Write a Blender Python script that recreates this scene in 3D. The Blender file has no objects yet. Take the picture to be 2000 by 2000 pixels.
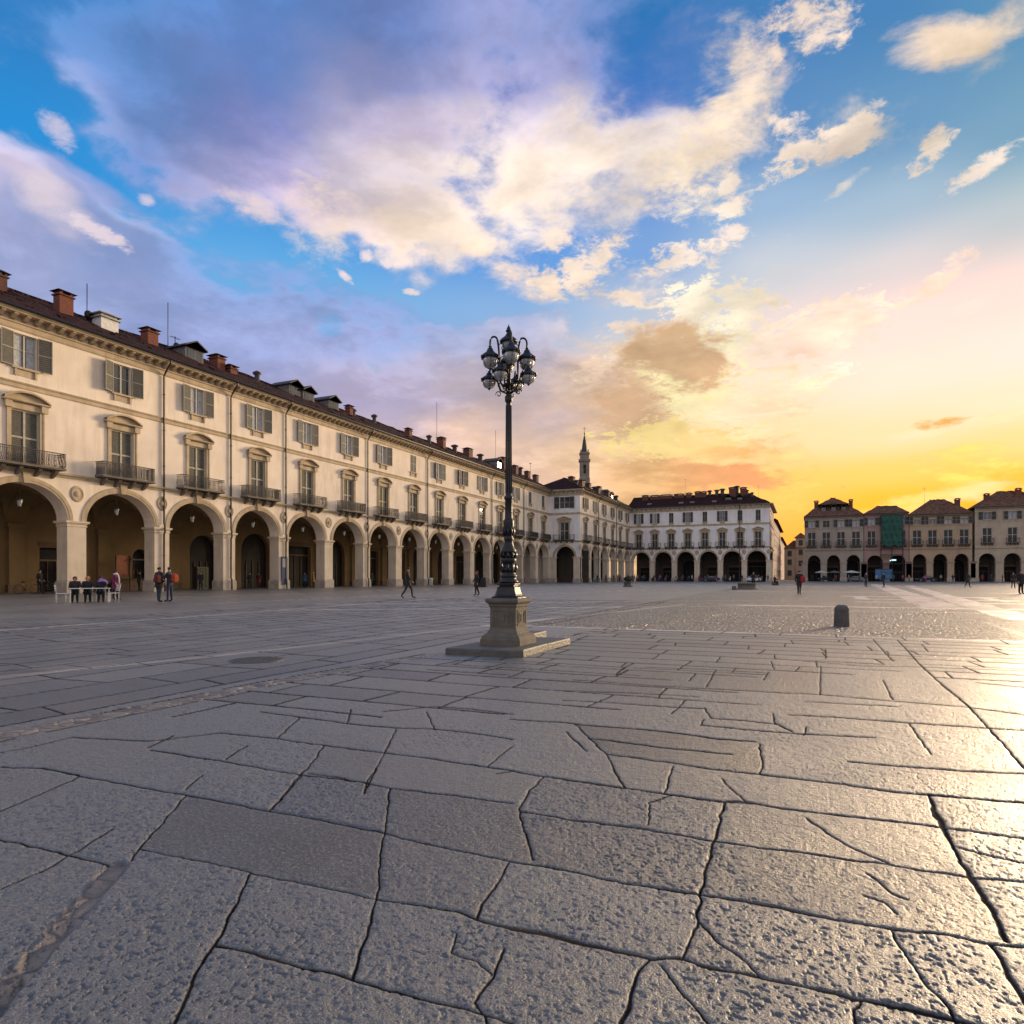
import bpy, bmesh, math, random
import numpy as np
from mathutils import Vector, Matrix
random.seed(7); np.random.seed(7)
R = math.radians
scene = bpy.context.scene
col = scene.collection

# ------------------------------------------------------------------ camera
YAW = R(23.67); CS, SN = math.cos(YAW), math.sin(YAW)
F, HZ, CH = 1300.0, 1126.0, 1.25
cam = bpy.data.cameras.new('camera'); cam_o = bpy.data.objects.new('camera', cam); col.objects.link(cam_o)
cam_o.location = (0, 0, CH); cam_o.rotation_euler = (R(90), 0, YAW)
cam.sensor_width = 36; cam.lens = 36*F/2000; cam.shift_y = (HZ-1000)/2000
cam.clip_start = 0.05; cam.clip_end = 6000
scene.camera = cam_o

# ------------------------------------------------------------------ world (sky with clouds)
SUN_AZ, SUN_EL = 22.5, 8.0            # degrees, azimuth from +Y toward +X
EXPO = 0.35
SKY_GAIN = 1.0/(2**EXPO)
SUN_STRENGTH = 3.5
scene.view_settings.view_transform = 'Standard'
scene.view_settings.look = 'None'
scene.view_settings.exposure = EXPO
scene.view_settings.gamma = 1.0

def lin(c):
    o = []
    for v in c[:3]:
        v /= 255.0
        o.append(v/12.92 if v <= .04045 else ((v+.055)/1.055)**2.4)
    return o

world = bpy.data.worlds.new('World'); scene.world = world; world.use_nodes = True
nt = world.node_tree; nt.nodes.clear()
def N(t, **k):
    n = nt.nodes.new(t)
    for a, b in k.items(): setattr(n, a, b)
    return n
def put(sock, v):
    if isinstance(v, bpy.types.NodeSocket): nt.links.new(v, sock)
    else: sock.default_value = v
def M(op, a, b=0.0, c=None, clamp=False):
    n = N('ShaderNodeMath', operation=op, use_clamp=clamp)
    put(n.inputs[0], a); put(n.inputs[1], b)
    if c is not None: put(n.inputs[2], c)
    return n.outputs[0]
def VM(op, a, b=None, s=None):
    n = N('ShaderNodeVectorMath', operation=op)
    put(n.inputs[0], a)
    if b is not None: put(n.inputs[1], b)
    if s is not None: put(n.inputs[3], s)
    return n.outputs['Value'] if op in ('DOT_PRODUCT', 'LENGTH', 'DISTANCE') else n.outputs[0]
def MIX(f, a, b, mode='MIX'):
    n = N('ShaderNodeMix', data_type='RGBA', blend_type=mode)
    put(n.inputs[0], f); put(n.inputs[6], a); put(n.inputs[7], b)
    return n.outputs[2]
def SM(v, a, b, lo=0.0, hi=1.0):
    n = N('ShaderNodeMapRange', interpolation_type='SMOOTHSTEP')
    put(n.inputs[0], v); put(n.inputs[1], a); put(n.inputs[2], b); put(n.inputs[3], lo); put(n.inputs[4], hi)
    return n.outputs[0]
def NOISE(vec, scale, detail, rough=.55, dist=0.0, off=None):
    if off: vec = VM('ADD', vec, off)
    n = N('ShaderNodeTexNoise'); put(n.inputs['Vector'], vec)
    n.inputs['Scale'].default_value = scale; n.inputs['Detail'].default_value = detail
    n.inputs['Roughness'].default_value = rough; n.inputs['Distortion'].default_value = dist
    return n
def azel(px, py):
    x = px-1000
    return (math.degrees(math.atan2(x, F))-math.degrees(YAW), math.degrees(math.atan2(HZ-py, math.hypot(F, x))))
def direc(px, py):
    a, e = azel(px, py); a, e = R(a), R(e)
    return Vector((math.sin(a)*math.cos(e), math.cos(a)*math.cos(e), math.sin(e)))

tc = N('ShaderNodeTexCoord')
D = VM('NORMALIZE', tc.outputs['Generated'])
# clouds live on a flattened shell so that they shrink toward the horizon
sep = N('ShaderNodeSeparateXYZ'); put(sep.inputs[0], D)
zz = M('ADD', M('MAXIMUM', sep.outputs[2], 0.0), 0.22)
comb = N('ShaderNodeCombineXYZ')
put(comb.inputs[0], M('DIVIDE', sep.outputs[0], zz)); put(comb.inputs[1], M('DIVIDE', sep.outputs[1], zz)); put(comb.inputs[2], M('MULTIPLY', sep.outputs[2], 1.2))
P = comb.outputs[0]
warp = NOISE(P, 1.6, 4, .6, off=(3.1, 7.7, 1.3))
wv = VM('SCALE', VM('SUBTRACT', warp.outputs['Color'], (.5, .5, .5)), s=0.24)
Dw = VM('ADD', D, wv)
warp2 = NOISE(D, 9.0, 3, .6, off=(1.1, 2.7, 5.3))
Dw = VM('ADD', Dw, VM('SCALE', VM('SUBTRACT', warp2.outputs['Color'], (.5, .5, .5)), s=0.05))

def azel_nodes(vec):
    s = N('ShaderNodeSeparateXYZ'); put(s.inputs[0], vec)
    az = M('ARCTAN2', s.outputs[0], s.outputs[1])
    hyp = M('SQRT', M('ADD', M('MULTIPLY', s.outputs[0], s.outputs[0]), M('MULTIPLY', s.outputs[1], s.outputs[1])))
    el = M('ARCTAN2', s.outputs[2], hyp)
    return M('MULTIPLY', az, 180/math.pi), M('MULTIPLY', el, 180/math.pi)

ELMAX = 60.0
def field(azn, eln, columns, alpha=False):
    """columns: list of (azimuth deg, [(elevation deg, rgb, density)])"""
    t = M('DIVIDE', eln, ELMAX, clamp=True)
    colr = None; den = None; prev = None
    for az, stops in columns:
        r = N('ShaderNodeValToRGB'); cr = r.color_ramp; cr.interpolation = 'EASE'
        st = sorted(stops, key=lambda q: q[0])
        while len(cr.elements) < len(st): cr.elements.new(.5)
        pos = [min(1, max(0, s[0]/ELMAX)) for s in st]
        for e, s, p in zip(cr.elements, st, pos):
            e.position = p
        for e, s in zip(cr.elements, st):
            e.color = (*lin(s[1]), s[2] if len(s) > 2 else 1)
        put(r.inputs[0], t)
        if colr is None: colr, den = r.outputs[0], r.outputs[1]
        else:
            f = SM(azn, prev, az)
            colr = MIX(f, colr, r.outputs[0])
            den = M('ADD', M('MULTIPLY', den, M('SUBTRACT', 1.0, f)), M('MULTIPLY', r.outputs[1], f))
        prev = az
    return colr, den

def colm(px, rows):
    return (azel(px, 500)[0], [(azel(px, r[0])[1],)+tuple(r[1:]) for r in rows])
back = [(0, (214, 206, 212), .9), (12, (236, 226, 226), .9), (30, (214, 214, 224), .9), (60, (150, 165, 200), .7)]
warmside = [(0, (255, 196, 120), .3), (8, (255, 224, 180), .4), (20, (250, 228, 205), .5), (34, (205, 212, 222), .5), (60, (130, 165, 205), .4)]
clear_cols = [
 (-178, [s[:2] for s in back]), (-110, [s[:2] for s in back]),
 colm(0,    [(0,(50,128,198)),(250,(44,144,216)),(420,(72,160,226)),(700,(140,170,218)),(1100,(180,180,205))]),
 colm(500,  [(0,(70,125,188)),(400,(76,156,224)),(560,(108,178,232)),(800,(165,180,215)),(1100,(205,190,195))]),
 colm(1000, [(0,(42,114,182)),(250,(66,112,196)),(480,(92,154,226)),(620,(140,180,226)),(800,(215,200,196)),(1100,(245,215,170))]),
 colm(1250, [(0,(48,118,184)),(250,(74,122,198)),(500,(126,168,222)),(600,(186,200,222)),(740,(246,230,208)),(900,(250,212,150)),(1100,(255,200,110))]),
 colm(1500, [(0,(70,128,188)),(250,(98,146,198)),(400,(156,186,218)),(520,(206,212,222)),(640,(236,226,222)),(740,(252,238,216)),(860,(255,236,184)),(950,(255,218,116)),(1100,(255,190,60))]),
 colm(1750, [(0,(76,134,188)),(250,(110,156,196)),(400,(170,194,214)),(520,(216,220,222)),(640,(248,238,230)),(740,(255,246,228)),(850,(255,240,190)),(920,(255,226,120)),(980,(255,208,50)),(1100,(255,180,20))]),
 colm(2000, [(0,(92,146,186)),(250,(124,166,194)),(420,(188,206,212)),(560,(240,234,226)),(680,(255,246,236)),(780,(255,246,214)),(860,(255,234,160)),(930,(255,216,84)),(990,(255,194,20)),(1100,(255,170,10))]),
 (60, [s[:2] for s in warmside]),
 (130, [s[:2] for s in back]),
]
cloud_cols = [
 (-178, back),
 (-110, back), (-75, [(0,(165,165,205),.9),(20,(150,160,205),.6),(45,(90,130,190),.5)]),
 colm(0,   [(0,(88,142,204),.50),(90,(110,150,208),.52),(150,(185,188,222),.40),(240,(180,190,225),.14),(350,(185,190,222),.10),(400,(205,196,224),.50),(440,(205,194,220),.9),(500,(162,170,212),.95),(600,(158,170,214),1),(800,(170,168,200),1)]),
 colm(250, [(0,(84,136,200),.66),(125,(92,134,194),.92),(250,(104,136,194),.92),(320,(130,150,205),.58),(375,(150,170,218),.24),(420,(160,175,218),.34),(480,(142,162,212),.80),(560,(140,160,210),1),(650,(150,162,208),1),(800,(165,165,202),1)]),
 colm(500, [(0,(92,130,192),1),(125,(98,130,192),1),(250,(124,134,190),1),(340,(172,166,206),.98),(385,(205,188,212),.8),(430,(205,195,215),.42),(480,(150,175,222),.22),(530,(128,160,214),.44),(590,(140,162,212),.9),(650,(150,163,210),1),(800,(172,168,200),1)]),
 colm(750, [(0,(104,128,186),1),(125,(138,146,194),1),(225,(186,176,204),1),(330,(216,202,206),1),(410,(240,218,206),.96),(470,(246,222,205),.60),(520,(180,190,215),.22),(580,(138,162,214),.40),(640,(150,164,210),.80),(750,(178,170,200),1),(900,(208,184,188),1)]),
 colm(1000,[(0,(140,148,194),.95),(120,(172,168,206),.95),(210,(216,202,210),1),(330,(238,222,210),.96),(390,(246,226,210),.84),(470,(250,228,208),.70),(540,(200,198,210),.36),(590,(160,168,200),.50),(650,(166,168,194),.95),(720,(196,180,186),1),(880,(232,196,174),1)]),
 colm(1250,[(0,(110,145,205),.34),(100,(110,140,200),.46),(180,(150,160,205),.52),(280,(236,220,210),.80),(340,(250,232,215),.70),(420,(254,236,218),.36),(500,(254,236,214),.30),(560,(252,228,205),.34),(630,(240,214,190),.36),(690,(206,176,148),.84),(760,(206,172,140),.95),(860,(240,204,158),.85),(940,(230,182,130),.95)]),
 colm(1500,[(0,(252,232,212),.26),(90,(250,224,206),.34),(200,(250,226,200),.30),(270,(250,228,205),.26),(340,(252,232,210),.20),(480,(254,238,214),.24),(540,(255,238,210),.20),(640,(255,240,205),.26),(720,(255,240,190),.26),(800,(255,236,180),.38),(870,(255,222,140),.36),(930,(228,176,110),.38),(1000,(255,190,70),.2)]),
 colm(1750,[(0,(252,232,205),.12),(100,(252,232,205),.10),(180,(250,232,210),.08),(280,(254,236,214),.12),(370,(252,236,220),.10),(480,(255,238,214),.14),(560,(255,240,212),.18),(650,(255,246,222),.26),(740,(255,246,220),.24),(860,(255,236,170),.20),(960,(255,224,110),.3)]),
 colm(2000,[(0,(255,228,190),.3),(70,(252,226,192),.26),(140,(250,228,200),.08),(290,(250,232,212),.12),(380,(250,232,214),.10),(540,(255,240,215),.16),(620,(255,244,224),.22),(760,(255,242,205),.24),(810,(244,190,80),.30),(880,(255,224,110),.28),(960,(255,236,120),.4)]),
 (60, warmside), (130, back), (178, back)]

az0, el0 = azel_nodes(D)
azw, elw = azel_nodes(Dw)
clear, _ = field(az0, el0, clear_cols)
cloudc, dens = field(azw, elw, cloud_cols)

n1 = NOISE(P, 3.2, 9, .60, .25, off=(.7, 4.2, 0))
n2 = NOISE(P, 11.0, 6, .6, .3, off=(5.3, 1.2, 0))
nn = M('ADD', M('MULTIPLY', n1.outputs[0], .78), M('MULTIPLY', n2.outputs[0], .22))
dd = M('ADD', dens, M('MULTIPLY', M('SUBTRACT', nn, .5), 2.3))
mask = SM(dd, .34, .80)
edge = M('MULTIPLY', SM(dd, .45, .66), SM(dd, .66, 1.05, 1.0, 0.0))
# shading inside the clouds: billows
n3 = NOISE(P, 5.0, 7, .6, .3, off=(.76, 4.27, 0.1))
bil = M('SUBTRACT', n3.outputs[0], M('ADD', M('MULTIPLY', n1.outputs[0], .6), .2))
shade = M('ADD', .985, M('MULTIPLY', bil, M('MULTIPLY', SM(el0, 6.0, 26.0, .3, .75), SM(az0, -45.0, -15.0, .7, 1.7))))
n5 = NOISE(P, 26.0, 7, .68, .3, off=(2.2, 9.4, .8))
n4 = NOISE(P, 6.0, 8, .64, .4, off=(8.3, 1.2, .4))
nb2 = M('ADD', M('MULTIPLY', n4.outputs[0], .6), M('MULTIPLY', nn, .4))
cl = VM('SCALE', cloudc, s=shade)
cl = VM('ADD', cl, VM('SCALE', VM('ADD', cloudc, (.06, .05, .05)), s=M('MULTIPLY', edge, .22)))
skyc = MIX(mask, clear, cl)

# individual cloud features, each a soft ellipse of directions broken up by noise
nb3 = M('ADD', M('MULTIPLY', n5.outputs[0], .55), M('MULTIPLY', nb2, .45))
npre2 = M('MULTIPLY', M('SUBTRACT', nb2, .5), 6.5); npre3 = M('MULTIPLY', M('SUBTRACT', nb3, .5), 6.5)
Dq = VM('ADD', D, VM('SCALE', wv, s=.20))
def blob(base, px, py, rx, ry, rot, rgb, strength=1.0, rag=.9, soft=.5, warpf=.9):
    nz = npre2 if (rx > 85 and rag < 1.35) else npre3
    c = direc(px, py)
    # tangent axes on the sphere of directions
    right = Vector((c.y, -c.x, 0)).normalized(); up = right.cross(c).normalized()
    a = R(rot); u = right*math.cos(a)+up*math.sin(a); v = -right*math.sin(a)+up*math.cos(a)
    k = F/c.dot(Vector((-SN, CS, 0)))*1.0
    mag = math.hypot(math.hypot(F, px-1000), HZ-py)
    su, sv = mag/(rx*1.22), mag/(ry*1.22)
    n = N('ShaderNodeVectorMath', operation='MULTIPLY_ADD')
    put(n.inputs[0], base); n.inputs[1].default_value = (1e-7,)*3; put(n.inputs[2], Dq)
    q = VM('SUBTRACT', n.outputs[0], tuple(c))
    du = VM('DOT_PRODUCT', q, tuple(u*su)); dv = VM('DOT_PRODUCT', q, tuple(v*sv))
    r2 = M('MULTIPLY_ADD', du, du, M('MULTIPLY', dv, dv))
    m = M('SUBTRACT', M('MULTIPLY_ADD', nz, rag, .85), r2)
    m = SM(m, -.15, soft*1.9, 0.0, strength)
    return MIX(m, base, VM('SCALE', tuple(lin(rgb)), s=shade))
for b in [
    # px, py, rx, ry, rot, colour, strength, raggedness, softness
    (1110, 130, 110, 60, 40, (120, 132, 190), .6, 1.2, 1.2),
    (1330, 130, 110, 70, 60, (126, 140, 200), .6, 1.2, 1.2),
    (1070, 320, 130, 105, 70, (246, 226, 208), .9, 1.0, .9),
    (1200, 345, 115, 110, 80, (252, 232, 212), .92, 1.1, .8),
    (1300, 290, 120, 120, 50, (214, 204, 206), .8, .9, 1.0),
    (1345, 345, 85, 90, 70, (255, 234, 206), .95, 1.0, .7),
    (1440, 190, 90, 130, -25, (253, 228, 200), .95, 1.1, .6),
    (1480, 105, 50, 70, -30, (250, 226, 206), .85, 1.0, .6),
    (1575, 45, 85, 50, 10, (252, 228, 206), .92, 1.2, .5),
    (880, 450, 170, 52, -14, (250, 228, 208), .92, .9, .6),
    (985, 520, 120, 34, -30, (252, 226, 202), .9, 1.0, .6),
    (625, 420, 85, 85, -40, (252, 228, 206), .8, .8, .9),
    (480, 395, 55, 24, -20, (240, 220, 218), .8, .9, .6),
    (905, 330, 40, 26, -30, (252, 236, 224), .8, 1.1, .6),
    (1145, 515, 85, 32, 28, (253, 230, 208), .95, 1.2, .45),
    (1085, 550, 85, 24, -8, (253, 228, 204), .9, 1.2, .5),
    (1085, 465, 40, 24, 30, (253, 230, 210), .9, 1.1, .5),
    (1225, 585, 46, 15, -14, (253, 230, 208), .95, 1.0, .4),
    (1350, 490, 84, 26, 8, (254, 234, 216), .95, 1.3, .45),
    (1415, 455, 34, 16, 0, (252, 230, 214), .9, 1.0, .5),
    (1420, 410, 36, 20, 30, (252, 232, 212), .95, 1.1, .4),
    (1415, 360, 22, 12, 30, (252, 232, 214), .9, 1.0, .4),
    (1545, 300, 62, 24, 24, (253, 232, 212), .95, 1.3, .45),
    (1655, 262, 58, 28, 16, (253, 232, 212), .95, 1.3, .45),
    (1530, 240, 36, 24, -20, (253, 230, 208), .9, 1.1, .5),
    (1830, 280, 44, 24, 50, (254, 234, 214), .95, 1.3, .4),
    (1955, 300, 80, 16, 18, (250, 232, 216), .9, 1.4, .5),
    (1910, 345, 60, 12, 18, (250, 232, 216), .85, 1.3, .5),
    (1650, 355, 34, 10, 26, (240, 228, 216), .75, 1.1, .6),
    (1875, 55, 110, 40, -12, (253, 226, 198), .95, 1.1, .5),
    (1960, 30, 95, 44, 12, (244, 220, 192), .95, .9, .6),
    (1840, 545, 66, 16, 32, (255, 240, 218), .9, 1.2, .5),
    (1900, 590, 46, 16, 22, (252, 234, 220), .6, 1.1, .8),
    (1400, 596, 105, 48, -4, (255, 240, 214), 1.0, 1.5, .3),
    (1600, 645, 125, 44, 12, (255, 244, 222), 1.0, 1.5, .3),
    (1530, 700, 70, 26, 20, (255, 246, 224), .9, 1.8, .3),
    (1610, 735, 60, 18, 10, (255, 250, 232), .9, 1.8, .3),
    (1480, 850, 90, 20, 14, (255, 240, 190), .9, 1.8, .3),
    (1180, 700, 60, 34, 40, (248, 220, 192), .8, 1.6, .4),
    (1265, 640, 70, 16, -6, (250, 226, 204), .85, 1.6, .3),
    (1770, 700, 180, 26, -4, (255, 250, 236), .6, .8, 1.3),
    (1150, 735, 110, 60, -40, (244, 214, 186), .7, 1.2, .9),
    (1365, 785, 125, 80, -30, (255, 240, 186), 1.0, 1.9, .4),
    (1480, 785, 115, 44, 14, (255, 242, 204), .95, 1.9, .4),
    (1420, 690, 60, 60, 60, (255, 244, 206), .85, 1.2, .8),
    (1375, 725, 75, 70, 60, (255, 248, 206), 1.0, 1.5, .4),
    (1320, 745, 95, 50, -14, (255, 240, 180), 1.0, 1.4, .5),
    (1300, 700, 120, 58, -8, (216, 178, 138), .97, 1.0, .32),
    (1235, 800, 80, 54, -20, (216, 176, 140), .97, 1.0, .35),
    (1315, 862, 125, 38, -6, (255, 226, 150), .95, 1.8, .4),
    (1440, 880, 110, 16, 3, (236, 190, 116), .7, 1.0, .8),
    (1420, 936, 145, 26, -5, (228, 176, 120), .97, .8, .35),
    (1560, 950, 50, 40, 60, (255, 226, 120), .8, 1.3, .7),
    (110, 415, 90, 42, -32, (236, 220, 230), .85, .8, .8),
    (190, 462, 56, 18, -12, (238, 222, 230), .9, 1.0, .45),
    (105, 262, 40, 24, -40, (214, 206, 228), .8, .9, .6),
    (38, 290, 26, 18, -30, (150, 175, 222), .7, .8, .8),
    (292, 392, 15, 11, 0, (222, 214, 234), .9, .6, .6),
    (180, 370, 90, 18, -16, (160, 172, 222), .7, 1.2, .8),
    (668, 538, 18, 8, -40, (244, 224, 222), .9, .8, .5),
    (802, 562, 18, 8, 10, (244, 226, 222), .9, .8, .5),
    (710, 495, 14, 12, 20, (240, 222, 222), .9, .8, .5),
    (748, 508, 14, 9, 0, (240, 222, 222), .9, .8, .5),
    (640, 632, 30, 26, 40, (110, 176, 228), .8, .9, .8),
    (1842, 827, 44, 12, 2, (232, 178, 84), .9, .8, .5),
    (1830, 846, 120, 14, 10, (255, 250, 214), .8, 1.2, .8),
    (1960, 812, 70, 12, 12, (255, 246, 196), .8, 1.2, .8),
    (1960, 948, 150, 14, 5, (252, 190, 16), .8, .7, .9),
    (1840, 978, 130, 18, 8, (255, 250, 180), .95, .9, .8),
    (1760, 992, 90, 12, 14, (255, 240, 120), .9, 1.0, .8),
    ]:
    skyc = blob(skyc, *b)
# vapour trail: a thin band along a great circle
pa, pb = direc(1400, 818), direc(2000, 760)
nrm = pa.cross(pb).normalized()
mid = direc(1800, 781)
dv = M('ABSOLUTE', VM('DOT_PRODUCT', D, tuple(nrm)), 0.0)
trail = M('MULTIPLY', SM(dv, .0008, .0034, 1.0, 0.0), SM(VM('DOT_PRODUCT', D, tuple(mid)), .955, .985))
skyc = MIX(M('MULTIPLY', trail, .5), skyc, (*lin((255, 244, 212)), 1))

# the physical sky adds its own share around the sun
nish = N('ShaderNodeTexSky', sky_type='NISHITA', sun_disc=False)
nish.sun_elevation = R(SUN_EL); nish.sun_rotation = R(SUN_AZ); nish.altitude = 240; nish.dust_density = 2.0
sund = direc(1880, 1000)
glow = SM(VM('DOT_PRODUCT', D, tuple(sund)), .92, .999)
n = N('ShaderNodeVectorMath', operation='MULTIPLY_ADD'); put(n.inputs[0], VM('SCALE', skyc, s=glow)); n.inputs[1].default_value = (.45, -.05, -.12); put(n.inputs[2], skyc)
skyc = n.outputs[0]
add = VM('ADD', VM('SCALE', skyc, s=SKY_GAIN), VM('SCALE', nish.outputs[0], s=0.0010))
# warm evening haze out of the frame on the sun's side gives the facade its light
bg = N('ShaderNodeBackground'); put(bg.inputs[0], add); bg.inputs[1].default_value = 1.0
wo = N('ShaderNodeOutputWorld'); nt.links.new(bg.outputs[0], wo.inputs[0])
scene.cycles.max_bounces = 6; scene.cycles.diffuse_bounces = 3; scene.cycles.glossy_bounces = 2; scene.cycles.transmission_bounces = 3
world.cycles.sampling_method = 'MANUAL'; world.cycles.sample_map_resolution = 512

# ------------------------------------------------------------------ sun
sun = bpy.data.lights.new('sun', 'SUN'); sun_o = bpy.data.objects.new('sun', sun); col.objects.link(sun_o)
sun.energy = SUN_STRENGTH; sun.angle = R(14); sun.color = (1.0, .74, .46)
sa, se = R(SUN_AZ), R(SUN_EL)
sdir = Vector((math.sin(sa)*math.cos(se), math.cos(sa)*math.cos(se), math.sin(se)))
sun_o.rotation_euler = (-sdir).to_track_quat('-Z', 'Y').to_euler()

# ------------------------------------------------------------------ materials
def mat(name, rgb, rough=.8, var=.12, scale=2.0, bump=0.0, bscale=20.0, metal=0.0, spec=.5, stain=0.0, stainc=(.2,.16,.12), var2=None):
    m = bpy.data.materials.new(name); m.use_nodes = True
    t = m.node_tree; b = t.nodes['Principled BSDF']
    b.inputs['Roughness'].default_value = rough; b.inputs['Metallic'].default_value = metal
    b.inputs['Specular IOR Level'].default_value = spec
    tcn = t.nodes.new('ShaderNodeTexCoord'); geo = t.nodes.new('ShaderNodeNewGeometry')
    n = t.nodes.new('ShaderNodeTexNoise'); n.inputs['Scale'].default_value = scale; n.inputs['Detail'].default_value = 6
    t.links.new(geo.outputs['Position'], n.inputs['Vector'])
    r = t.nodes.new('ShaderNodeMapRange'); r.inputs[1].default_value = .3; r.inputs[2].default_value = .7
    r.inputs[3].default_value = 1-var; r.inputs[4].default_value = 1+var
    t.links.new(n.outputs[0], r.inputs[0])
    mul = t.nodes.new('ShaderNodeVectorMath'); mul.operation = 'SCALE'; mul.inputs[0].default_value = rgb
    t.links.new(r.outputs[0], mul.inputs['Scale'])
    out = mul.outputs[0]
    if stain > 0:
        mp = t.nodes.new('ShaderNodeMapping'); mp.inputs['Scale'].default_value = (1.3, 1.3, .28)
        t.links.new(geo.outputs['Position'], mp.inputs[0])
        n2 = t.nodes.new('ShaderNodeTexNoise'); n2.inputs['Scale'].default_value = .9; n2.inputs['Detail'].default_value = 9; n2.inputs['Roughness'].default_value = .65
        t.links.new(mp.outputs[0], n2.inputs['Vector'])
        r2 = t.nodes.new('ShaderNodeMapRange'); r2.inputs[1].default_value = .48; r2.inputs[2].default_value = .72; r2.inputs[3].default_value = 0; r2.inputs[4].default_value = stain
        t.links.new(n2.outputs[0], r2.inputs[0])
        mx = t.nodes.new('ShaderNodeMix'); mx.data_type = 'RGBA'
        t.links.new(r2.outputs[0], mx.inputs[0]); t.links.new(out, mx.inputs[6]); mx.inputs[7].default_value = (*stainc, 1)
        out = mx.outputs[2]
    t.links.new(out, b.inputs['Base Color'])
    if bump > 0:
        n3 = t.nodes.new('ShaderNodeTexNoise'); n3.inputs['Scale'].default_value = bscale; n3.inputs['Detail'].default_value = 5
        t.links.new(geo.outputs['Position'], n3.inputs['Vector'])
        bp = t.nodes.new('ShaderNodeBump'); bp.inputs['Strength'].default_value = bump; bp.inputs['Distance'].default_value = .02
        t.links.new(n3.outputs[0], bp.inputs['Height']); t.links.new(bp.outputs[0], b.inputs['Normal'])
    return m

def slat_mat(name, rgb, rough=.7, freq=14.0):
    """painted louvres: horizontal slats as bump"""
    m = mat(name, rgb, rough, .16, 3.0)
    t = m.node_tree; b = t.nodes['Principled BSDF']
    geo = t.nodes.new('ShaderNodeNewGeometry'); w = t.nodes.new('ShaderNodeTexWave'); w.bands_direction = 'Z'
    w.inputs['Scale'].default_value = freq/6.283*1.0; t.links.new(geo.outputs['Position'], w.inputs['Vector'])
    bp = t.nodes.new('ShaderNodeBump'); bp.inputs['Strength'].default_value = .8; bp.inputs['Distance'].default_value = .03
    t.links.new(w.outputs[0], bp.inputs['Height']); t.links.new(bp.outputs[0], b.inputs['Normal'])
    return m

def roof_mat(name, rgb, ang='X'):
    m = mat(name, rgb, .95, .35, 1.2, stain=.6, stainc=(.020, .012, .012), spec=.15)
    t = m.node_tree; b = t.nodes['Principled BSDF']
    tcn = t.nodes.new('ShaderNodeTexCoord')
    w = t.nodes.new('ShaderNodeTexWave'); w.bands_direction = 'X'; w.inputs['Scale'].default_value = .9; w.inputs['Distortion'].default_value = 1.2; w.inputs['Detail Scale'].default_value = 3
    t.links.new(tcn.outputs['Object'], w.inputs['Vector'])
    w2 = t.nodes.new('ShaderNodeTexWave'); w2.bands_direction = 'Y'; w2.wave_profile = 'SAW'; w2.inputs['Scale'].default_value = .75; w2.inputs['Distortion'].default_value = 1.5
    t.links.new(tcn.outputs['Object'], w2.inputs['Vector'])
    nz = t.nodes.new('ShaderNodeTexNoise'); nz.inputs['Scale'].default_value = 5; nz.inputs['Detail'].default_value = 6
    t.links.new(tcn.outputs['Object'], nz.inputs['Vector'])
    a = t.nodes.new('ShaderNodeMath'); a.operation = 'ADD'; t.links.new(w.outputs['Fac'], a.inputs[0]); t.links.new(w2.outputs['Fac'], a.inputs[1])
    a2 = t.nodes.new('ShaderNodeMath'); a2.operation = 'ADD'; t.links.new(a.outputs[0], a2.inputs[0]); t.links.new(nz.outputs['Fac'], a2.inputs[1])
    bp = t.nodes.new('ShaderNodeBump'); bp.inputs['Strength'].default_value = 1; bp.inputs['Distance'].default_value = .14
    t.links.new(a2.outputs[0], bp.inputs['Height']); t.links.new(bp.outputs[0], b.inputs['Normal'])
    return m

def brick_mat(name, c1, c2):
    m = mat(name, c1, .85); t = m.node_tree; b = t.nodes['Principled BSDF']
    tcn = t.nodes.new('ShaderNodeTexCoord'); mp = t.nodes.new('ShaderNodeMapping'); mp.inputs['Rotation'].default_value = (R(90), 0, 0)
    t.links.new(tcn.outputs['Object'], mp.inputs[0])
    br = t.nodes.new('ShaderNodeTexBrick'); br.inputs['Scale'].default_value = 3.5
    br.inputs['Color1'].default_value = (*c1, 1); br.inputs['Color2'].default_value = (*c2, 1); br.inputs['Mortar'].default_value = (c1[0]*.6, c1[1]*.8, c1[2]*.9, 1)
    br.inputs['Mortar Size'].default_value = .015
    t.links.new(mp.outputs[0], br.inputs['Vector']); t.links.new(br.outputs[0], b.inputs['Base Color'])
    return m

def glass_mat(name, rgb=(.03, .04, .055), rough=.08):
    m = mat(name, rgb, rough, .5, .9); m.node_tree.nodes['Principled BSDF'].inputs['Specular IOR Level'].default_value = .9
    return m

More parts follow.
